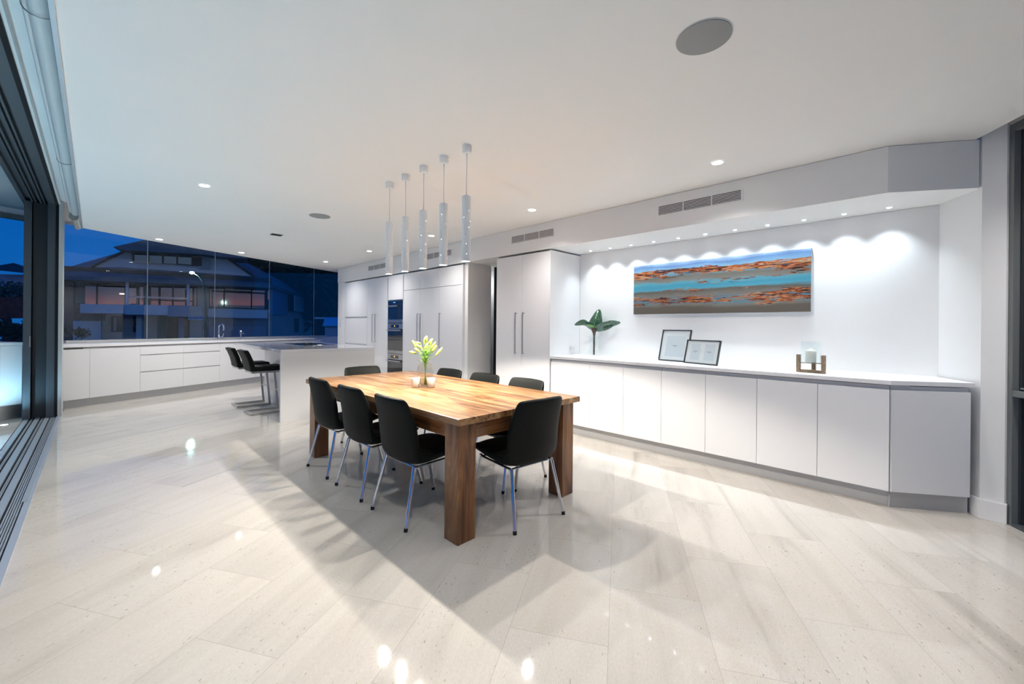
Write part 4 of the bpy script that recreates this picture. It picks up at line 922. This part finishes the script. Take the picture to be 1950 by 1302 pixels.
def big_leaf(pts, w0, face, mt=M_green, prof=None):
    """a broad leaf along a 3-D midrib; face = direction the blade spreads"""
    P = [Vector(p) for p in pts]; n = 48; vs = []
    def ev(s):
        x = s * (len(P) - 1); i = min(int(x), len(P) - 2); f = x - i
        p0, p1, p2, p3 = P[max(i - 1, 0)], P[i], P[i + 1], P[min(i + 2, len(P) - 1)]
        return 0.5 * ((2 * p1) + (p2 - p0) * f + (2 * p0 - 5 * p1 + 4 * p2 - p3) * f * f + (3 * p1 - p0 - 3 * p2 + p3) * f ** 3)
    ks = (-1, -0.7, -0.35, 0, 0.35, 0.7, 1)
    for i in range(n + 1):
        s = i / n; c = ev(s); d = (ev(min(1, s + 0.02)) - ev(max(0, s - 0.02))).normalized()
        u = Vector(face); u = (u - d * u.dot(d)).normalized(); q = d.cross(u)
        hw = w0 * (sin(pi * (s ** 0.8) * 0.98 + 0.02)) ** 0.7 * (1 - 0.15 * s)
        for k in ks: vs.append(c + u * k * hw + q * (abs(k) * hw * 0.35 + 0.004 * sin(9 * s + 3 * k) + 0.0022 * sin(75 * s - 9 * abs(k)) * min(1, 3 * abs(k))))
    m = len(ks); fs = [(i * m + k, i * m + k + 1, (i + 1) * m + k + 1, (i + 1) * m + k) for i in range(n) for k in range(m - 1)]
    o = MB().add(vs, fs).build('leaf', mt, bp, smooth=True); sd = o.modifiers.new('t', 'SOLIDIFY'); sd.thickness = 0.002
    MB().tube([ev(i / 10 * 0.96) + (Vector((0, 0, 0.001))) for i in range(11)], [0.005 - 0.0004 * i for i in range(11)], 6).build('midrib', M_vein, o, smooth=True)
rt = Vector((0.3, -0.954, 0)); fw = Vector((0.954, 0.3, 0))
S = lambda a, z, b=0.0: tuple(rt * a + UP * z - fw * b)
big_leaf([S(0, 0.345, 0.02), S(0.012, 0.41, 0.03), S(0.035, 0.50, 0.01), S(0.055, 0.60, -0.03)], 0.09, tuple(rt + UP * -0.1))
big_leaf([S(0.0, 0.34, 0), S(0.11, 0.385, 0.01), S(0.22, 0.425, 0.0), S(0.34, 0.432, 0.02)], 0.07, tuple(fw * -0.6 + UP * 0.8))
big_leaf([S(0.0, 0.34, 0), S(-0.08, 0.385, 0.01), S(-0.16, 0.42, 0.0), S(-0.27, 0.395, -0.02)], 0.06, tuple(fw * -0.6 + UP * 0.8))
big_leaf([S(0.0, 0.34, 0.01), S(-0.02, 0.37, 0.03), S(-0.05, 0.385, 0.06), S(-0.075, 0.40, 0.08)], 0.03, tuple(rt), M_vein)

# ------------------------------------------------------------------ outside, across the street
def Hpt(px, py, fwd): return at(px, py, fwd)
struct(MB().prism([(-60, 10.6), (-60, 90), (90, 90), (90, -10), (7.2, -10), (6.6, 12.9), (-5.3, 7.95), (-14, 7)], -1.1, -1.0).build('ground', M_ground), 'dark street and verge outside')
# facade frame
f0 = Hpt(110, 620, 21.0); f1 = Hpt(514, 620, 26.0); f0.z = f1.z = 0
FE = (f1 - f0).normalized(); FN = Vector((FE.y, -FE.x, 0))
if FN.dot(FWD) > 0: FN = -FN               # toward the viewer
FA = atan2(FE.y, FE.x)
house = thing('street_house', 'two storey pale rendered house with slate hip roof and balcony across the street', 'house', f0, FA)
SY = -1 if Vector((-sin(FA), cos(FA), 0)).dot(FN) > 0 else 1   # sign: local y that points away from the viewer = SY
def fl_(px, py, off=0.0):
    """facade pixel -> (local x, z) on the plane 'off' metres toward the viewer"""
    p0 = f0 + FN * off; x = on_line(px, (p0.x, p0.y), (FE.x, FE.y)); w = p0 + FE * x
    fwd = w.dot(FWD); return x, at(px, py, fwd).z
def fbox(x0, y0, x1, y1, off, th, name, m, parent=None):
    a, za = fl_(x0, y0, off); b, zb = fl_(x1, y1, off)
    return MB().box(a, b, -SY * off, -SY * (off - th), za, zb).build(name, m, parent or house)
def fpoly(pts, off, th, name, m, parent=None):
    q = [fl_(x, y, off) for x, y in pts]; n = len(q)
    vs = [(x, -SY * off, z) for x, z in q] + [(x, -SY * (off - th), z) for x, z in q]
    return MB().add(vs, [tuple(range(n)), tuple(range(n, 2 * n))[::-1]] + [(i, (i + 1) % n, n + (i + 1) % n, n + i) for i in range(n)]).build(name, m, parent or house)
GB = 700
fbox(150, 520, 402, GB, 0.0, 0.3, 'wall', M_hwall2)
fbox(398, 535, 514, GB, 0.0, 0.3, 'wall', M_hwall)
fbox(118, 520, 139, GB, 0.4, 0.3, 'post', mat('dark_post', (0.03, 0.05, 0.09), 0.7))
fbox(139, 528, 200, 611, 0.05, 0.2, 'brick_wall', M_hbrick)
fbox(139, 528, 196, 578, 0.06, 0.02, 'side_panel', mat('pale_panel', (0.33, 0.36, 0.36), 0.8))
fbox(139, 611, 192, GB, 0.5, 0.3, 'garden_wall', M_hwall)
# lower roof with hips
def roof(name, pts_front_l, pts_front_r, ridge_l, ridge_r, back_l, back_r, m, parent):
    P = [Hpt(*p) for p in (pts_front_l, pts_front_r, back_r, back_l, ridge_l, ridge_r)]
    inv = Matrix.Rotation(-FA, 4, 'Z'); P = [inv @ (p - f0) for p in P]
    d = Vector((0, 0, -0.22))
    vs = P + [P[i] + d for i in range(4)]
    fs = [(0, 1, 5, 4), (1, 2, 5), (2, 3, 4, 5), (3, 0, 4), (0, 6, 7, 1), (1, 7, 8, 2), (2, 8, 9, 3), (3, 9, 6, 0), (6, 9, 8, 7)]
    return MB().add(vs, fs).build(name, m, parent)
roof('lower_roof', (98, 522, 19.6), (515, 541, 24.8), (236, 478, 26), (446, 487, 28), (60, 528, 30), (600, 569, 37), M_hroof, house)
fbox(100, 526, 516, 530, 1.15, 0.1, 'gutter', M_hframe)
fpoly([(166, 511), (236, 479), (430, 488), (484, 527)], 0.2, 0.3, 'upper_wall', M_hwall)
fbox(250, 480, 383, 506, 0.45, 0.25, 'clerestory_frame', M_hframe)
w_ = fbox(376, 487, 398, 512, 0.42, 0.2, 'side_panel', M_hwall2)
for a, b in ((255, 278), (283, 307), (311, 334.5), (338, 363)):
    t0 = 481 + (a - 250) * 0.045; fbox(a, t0, b, t0 + 19, 0.47, 0.02, 'clerestory_pane', M_mirror)
fpoly([(213, 470), (280, 455), (425, 462), (470, 492), (445, 490), (420, 489), (383, 484), (236, 476)], 1.3, 2.5, 'upper_roof', M_hroof)
fpoly([(236, 479), (232, 477), (163, 510), (166, 512)], 0.4, 0.3, 'rake_board', M_hframe)
fpoly([(422, 487), (426, 486), (489, 528), (484, 529)], 0.4, 0.3, 'rake_board', M_hframe)
# balcony and upper windows
fbox(152, 578, 240, 597, 1.5, 0.15, 'balcony_wall', M_hwall)
fbox(237, 579, 319, 600, 1.6, 0.15, 'balcony_wall', M_hwall)
fbox(319, 581, 360, 603, 1.6, 0.15, 'balcony_wall', M_blue)
fbox(360, 583, 384, 605, 1.5, 0.15, 'balcony_wall', M_hwall2)
fbox(152, 595, 384, 600, 1.4, 1.3, 'balcony_floor', M_hwall2)
fbox(238.5, 531, 243, 580, 1.45, 0.2, 'column', M_hwall); fbox(355, 537, 359.5, 583, 1.45, 0.2, 'column', M_hwall)
fr = fbox(160, 535, 238, 580, 0.06, 0.05, 'window_frame', M_hframe)
for a, b, t, c in ((161.5, 183, 536, 542.5), (161.5, 182, 544, 579), (186, 236, 538, 544), (186, 236, 545.5, 580)): fbox(a, t, b, c, 0.08, 0.02, 'pane', M_mirror)
fbox(243, 538, 274, 580, 0.06, 0.05, 'window_frame', M_hframe)
for a, b, t, c in ((244.5, 260, 539.5, 545), (244.5, 258.5, 548, 578), (262, 272, 545, 580)): fbox(a, t, b, c, 0.08, 0.02, 'pane', M_mirror)
fbox(281, 541, 375, 583, 0.06, 0.05, 'window_frame', M_hframe)
for a, b in ((287, 300.5), (305.5, 327), (330.5, 351.5), (360, 373)): fbox(a, 545, b, 583, 0.08, 0.02, 'pane', M_mirror)
fbox(227, 558, 236, 560.5, 0.10, 0.01, 'lamp_glow', mat('painted_lamp_reflection', (1, 0.8, 0.6), 0.5, emit=(1, 0.75, 0.5), estr=2.5))  # lamp reflection put on the pane as a glowing strip
fbox(245, 566, 358, 567, 1.62, 0.05, 'handrail', M_steel)
fbox(398, 546, 514, 589, 0.12, 0.14, 'window_frame', M_hframe)
for a, b, t, c in ((399.5, 402, 548, 584), (405, 425, 547.5, 553), (405, 424.5, 555.5, 585), (428, 477, 549, 554.5), (428, 477, 557, 586.5), (479.5, 503.5, 551.5, 557), (479.5, 503, 559, 587.5), (509, 512.5, 553, 570)):
    fbox(a, t, b, c, 0.14, 0.02, 'pane', M_mirror)
fbox(396, 588, 509, 606, 0.6, 0.6, 'bay_wall', M_hwall)
fbox(397, 606, 514, GB, 0.02, 0.1, 'lower_wall', M_garage)
fbox(399, 621.5, 506, GB, 0.05, 0.05, 'garage_door', mat('garage_panel_grey', (0.36, 0.35, 0.42), 0.7))
# ground floor openings
for a, b, m_ in ((174, 192, M_hbrick), (211, 232, M_hframe), (253, 259, M_hframe)): fbox(a, 601 if a > 200 else 615, b, 632 if a > 200 else GB, 0.08, 0.1, 'opening', m_)
fbox(216, 604, 221, 630, 0.10, 0.02, 'pane', M_blue)
fbox(259, 601, 270, GB, 0.5, 0.4, 'column', M_hwall)
fbox(299, 600, 318, GB, 0.12, 0.1, 'side_panel', mat('olive_panel', (0.22, 0.24, 0.17), 0.8))
fbox(318, 603, 361, GB, 0.12, 0.1, 'opening', M_gap); fbox(340, 604, 350, GB, 0.2, 0.05, 'blue_panel', M_blue)
fbox(361, 605, 384, GB, 0.3, 0.2, 'side_panel', M_hwall2)
# side wing running back
def spoly(pts, name, m, th=0.15):
    inv = Matrix.Rotation(-FA, 4, 'Z'); q = [inv @ (Hpt(*p) - f0) for p in pts]
    return MB().plate(q, th).build(name, m, house)
spoly([(512, 541, 25.8), (590, 566, 35.5), (590, 690, 35.5), (512, 690, 25.8)], 'side_wing_wall', M_hwall2)
spoly([(514, 548, 25.6), (543, 556, 28.9), (543, 600, 28.9), (514, 599, 25.6)], 'blue_cladding', M_blue)
spoly([(545, 560, 29.0), (578, 567, 33.2), (578, 596, 33.2), (545, 592, 29.0)], 'side_window_frame', M_hframe)
for a, b in ((548, 559), (560, 577)): spoly([(a, 562, 29.2), (b, 566, 32.4), (b, 594.5, 32.4), (a, 592, 29.2)], 'side_pane', mat('curtained_pane', (0.42, 0.58, 0.62), 0.5), 0.05)
spoly([(561, 606, 30.5), (568, 607, 31.5), (568, 632, 31.5), (561, 632, 30.5)], 'side_door', M_hframe, 0.05)

# street lamp
lp = thing('street_lamp', 'dark green curved street lamp glowing cyan white in front of the house', 'street lamp', Hpt(391.5, 700, 15))
o0 = Vector(lp.location)
P = [Hpt(391.8, 700, 15), Hpt(391.5, 600, 15), Hpt(390.5, 555, 15), Hpt(386, 535, 15), Hpt(377, 524, 15), Hpt(368, 519.5, 15)]
MB().tube([p - o0 for p in P], [0.045, 0.04, 0.034, 0.028, 0.022, 0.018], 10).build('pole', M_pole, lp, smooth=True)
hp = Hpt(365.5, 519, 15) - o0
MB().add(*(lambda m: (m.v, m.f))(MB().lathe([(0.001, -0.05), (0.06, -0.03), (0.075, 0.0), (0.05, 0.03), (0.001, 0.045)], hp, 16, cap=False))).build('lamp_head', M_lampx, lp, smooth=True)
lamp('POINT', 'street_light', hp + Vector((0, 0, -0.1)), 60, (0.5, 1, 0.9), lp, size=0.08)
sg = thing('street_sign', 'small pale blue street name sign fixed to the lamp pole', 'sign', Hpt(376, 606, 15) - FWD * 0.06)
so = Vector(sg.location); ra = atan2(RIGHT.y, RIGHT.x); sg.rotation_euler = (0, 0, ra)
k = 15 / 786
MB().box(-15 * k, 14.5 * k, -0.004, 0.004, -2.6 * k, 2.6 * k).build('name_plate', M_sign, sg)
s_ = MB(); rr_ = random.Random(5); x = -12.5
while x < 7:
    s_.box(x * k, (x + 0.9) * k, -0.0055, -0.004, -1.3 * k, rr_.choice((1.2, 1.4)) * k); x += 1.5
s_.box(8.5 * k, 11.6 * k, -0.0055, -0.004, -1.4 * k, 1.4 * k)
s_.build('dark_lettering', M_signk, sg)
MB().box(-3 * k, 9 * k, -0.004, 0.004, 4.5 * k, 5.3 * k).box(10.5 * k, 14 * k, -0.004, 0.004, 3.6 * k, 7 * k).build('emblem', M_sign, sg)

# foliage
def tree(label, px, py, fwd, w, h, n, seed, trunks=(), leafs=0.5, name='tree', m=M_bush, base=700):
    r = random.Random(seed); c = Hpt(px, py, fwd); b = Hpt(px, base, fwd)
    t = thing(name, label, 'tree' if 'tree' in name else 'shrub', (c.x, c.y, -1.0))
    v = []; fs = []
    for i in range(n):
        a = r.uniform(0, 2 * pi); u = r.uniform(-1, 1); q = r.random() ** 0.4; s = sqrt(max(0, 1 - u * u))
        lump = 0.78 + 0.22 * sin(3 * a + 5 * u + seed)
        p = Vector((cos(a) * s * w * q * lump, sin(a) * s * w * q * lump, u * h * q * lump + c.z + 1.0))
        d1 = Vector((r.gauss(0, 1), r.gauss(0, 1), r.gauss(0, 1))).normalized() * leafs * r.uniform(.5, 1.2); d2 = d1.cross(Vector((r.gauss(0, 1), r.gauss(0, 1), r.gauss(0, 1)))).normalized() * leafs * 0.4
        o = len(v); v += [p - d1, p + d2, p + d1, p - d2]; fs.append((o, o + 1, o + 2, o + 3))
    MB().add(v, fs).build('crown', m, t)
    tm = MB()
    tm.tube([(0, 0, 0), (w * 0.03, 0, (c.z + 1) * 0.5), (0, 0, c.z + 1)], [w * 0.05, w * 0.045, w * 0.03], 10)
    for i in range(6):
        a = i * 1.1 + seed; z = (c.z + 1) * (0.5 + 0.07 * i)
        tm.tube([(0, 0, z), (cos(a) * w * 0.3, sin(a) * w * 0.3, z + h * 0.4), (cos(a) * w * 0.55, sin(a) * w * 0.55, z + h * 0.75)], [w * 0.03, w * 0.018, w * 0.006], 7)
    tm.build('trunk', M_bark, t, smooth=True)
    return t
tree('huge dark tree rising behind the right side of the house', 530, 505, 64, 11.0, 8.0, 5200, 1, leafs=0.75)
tree('dark tree at the right end of the kitchen window, before the blue sky', 600, 540, 34, 3.2, 4.2, 2400, 2, leafs=0.36)
tree('dark tree at the far right behind the blue roofed shed', 650, 520, 30, 2.6, 4.6, 1800, 5, leafs=0.32)
tree('small leafy shrub near the bottom left of the kitchen window', 155, 634, 16, 0.28, 0.28, 260, 4, leafs=0.07, name='garden_shrub')
# dark neighbour house with lit windows
nh = thing('neighbour_house', 'dark low house with small lit windows at the right end of the window', 'house', Hpt(600, 640, 40)); no = Vector(nh.location)
def npl(pts, name, m, th=0.1): return MB().plate([Hpt(*p) - no for p in pts], th).build(name, m, nh)
npl([(578, 575, 40), (660, 580, 40), (660, 700, 40), (578, 700, 40)], 'wall', mat('dark_brick_house', (0.03, 0.035, 0.045), 0.9), 0.3)
npl([(572, 577, 39), (598, 566, 42), (662, 574, 42), (670, 583, 39)], 'roof', mat('dark_tile_roof', (0.03, 0.05, 0.09), 0.8), 0.3)
for a, b, t, c in ((580, 585.5, 584, 594), (586, 590, 585.5, 597), (599, 608.5, 586, 592)): npl([(a, t, 39.8), (b, t, 39.8), (b, c, 39.8), (a, c, 39.8)], 'lit_window', M_warmw, 0.02)
npl([(600, 596, 39.7), (607, 596, 39.7), (607, 601, 39.7), (600, 601, 39.7)], 'red_blossom_panel', mat('glowing_red_panel', (0.2, 0.05, 0.06), 0.8, emit=(1, 0.2, 0.15), estr=0.15), 0.02)  # a faint glow is put into the red colour
# blue roofed shed
sh = thing('garden_shed', 'pale shed with bright blue corrugated roof at the right end of the window', 'shed', Hpt(630, 640, 19)); so = Vector(sh.location)
def spl(pts, name, m, th=0.06): return MB().plate([Hpt(*p) - so for p in pts], th).build(name, m, sh)
spl([(619, 606.5, 20.2), (660, 606.5, 20.2), (660, 621, 18.8), (615, 621, 18.8)], 'roof', M_awn)
m = MB()
for i in range(16):
    a = Hpt(616 + i * 3, 620.6, 18.75) - so; b = Hpt(619.6 + i * 2.8, 606.8, 20.15) - so; m.bar(a, b, 0.022, 0.02)
m.build('roof_ribs', M_awn, sh)
spl([(599, 604, 21), (645, 604, 21), (645, 607, 21), (601, 607, 21)], 'gutter_beam', mat('pale_blue_beam', (0.35, 0.55, 0.75), 0.6))
spl([(620, 621, 19), (662, 621, 19), (662, 700, 19), (620, 700, 19)], 'wall', mat('shed_wall_blue_grey', (0.28, 0.30, 0.48), 0.8))
# through the terrace glazing, far left
lh = thing('hillside_house', 'distant pale house with dark hip roof seen through the terrace glass', 'house', Hpt(20, 560, 40)); lo = Vector(lh.location)
def lpl(pts, name, m, th=0.2): return MB().plate([Hpt(*p) - lo for p in pts], th).build(name, m, lh)
lpl([(-20, 522, 40), (70, 524, 40), (70, 560, 40), (-20, 560, 40)], 'wall', M_hwall, 0.3)
MB().add([Hpt(*p) - lo for p in ((-30, 512, 38), (78, 523, 38), (70, 514, 48), (-20, 508, 48), (26, 500.5, 43))], [(0, 1, 4), (1, 2, 4), (2, 3, 4), (3, 0, 4), (0, 3, 2, 1)]).build('roof', mat('dark_hill_roof', (0.03, 0.035, 0.045), 0.8), lh)
tree('grey green hedge in front of the hillside house at the far left', 10, 556, 30, 4.5, 0.9, 2200, 8, leafs=0.2, name='hedge_shrub', m=mat('grey_green_foliage', (0.10, 0.16, 0.13), 0.8, var=(2, 0.4)))
gw = thing('terracotta_wall', 'terracotta garden wall glimpsed through the terrace glass', 'wall', Hpt(20, 600, 24)); go = Vector(gw.location)
MB().plate([Hpt(*p) - go for p in ((-60, 565, 24), (84, 567, 24), (84, 606, 24), (-60, 606, 24))], 0.3).build('brickwork', M_terra, gw)
MB().plate([Hpt(*p) - go for p in ((-60, 572, 23.8), (84, 574, 23.8), (84, 578, 23.8), (-60, 577, 23.8))], 0.05).build('dark_rail', M_bush, gw)
tree('dark low garden planting below the terracotta wall', 20, 628, 18, 2.4, 0.42, 1800, 9, leafs=0.12, name='garden_shrub')
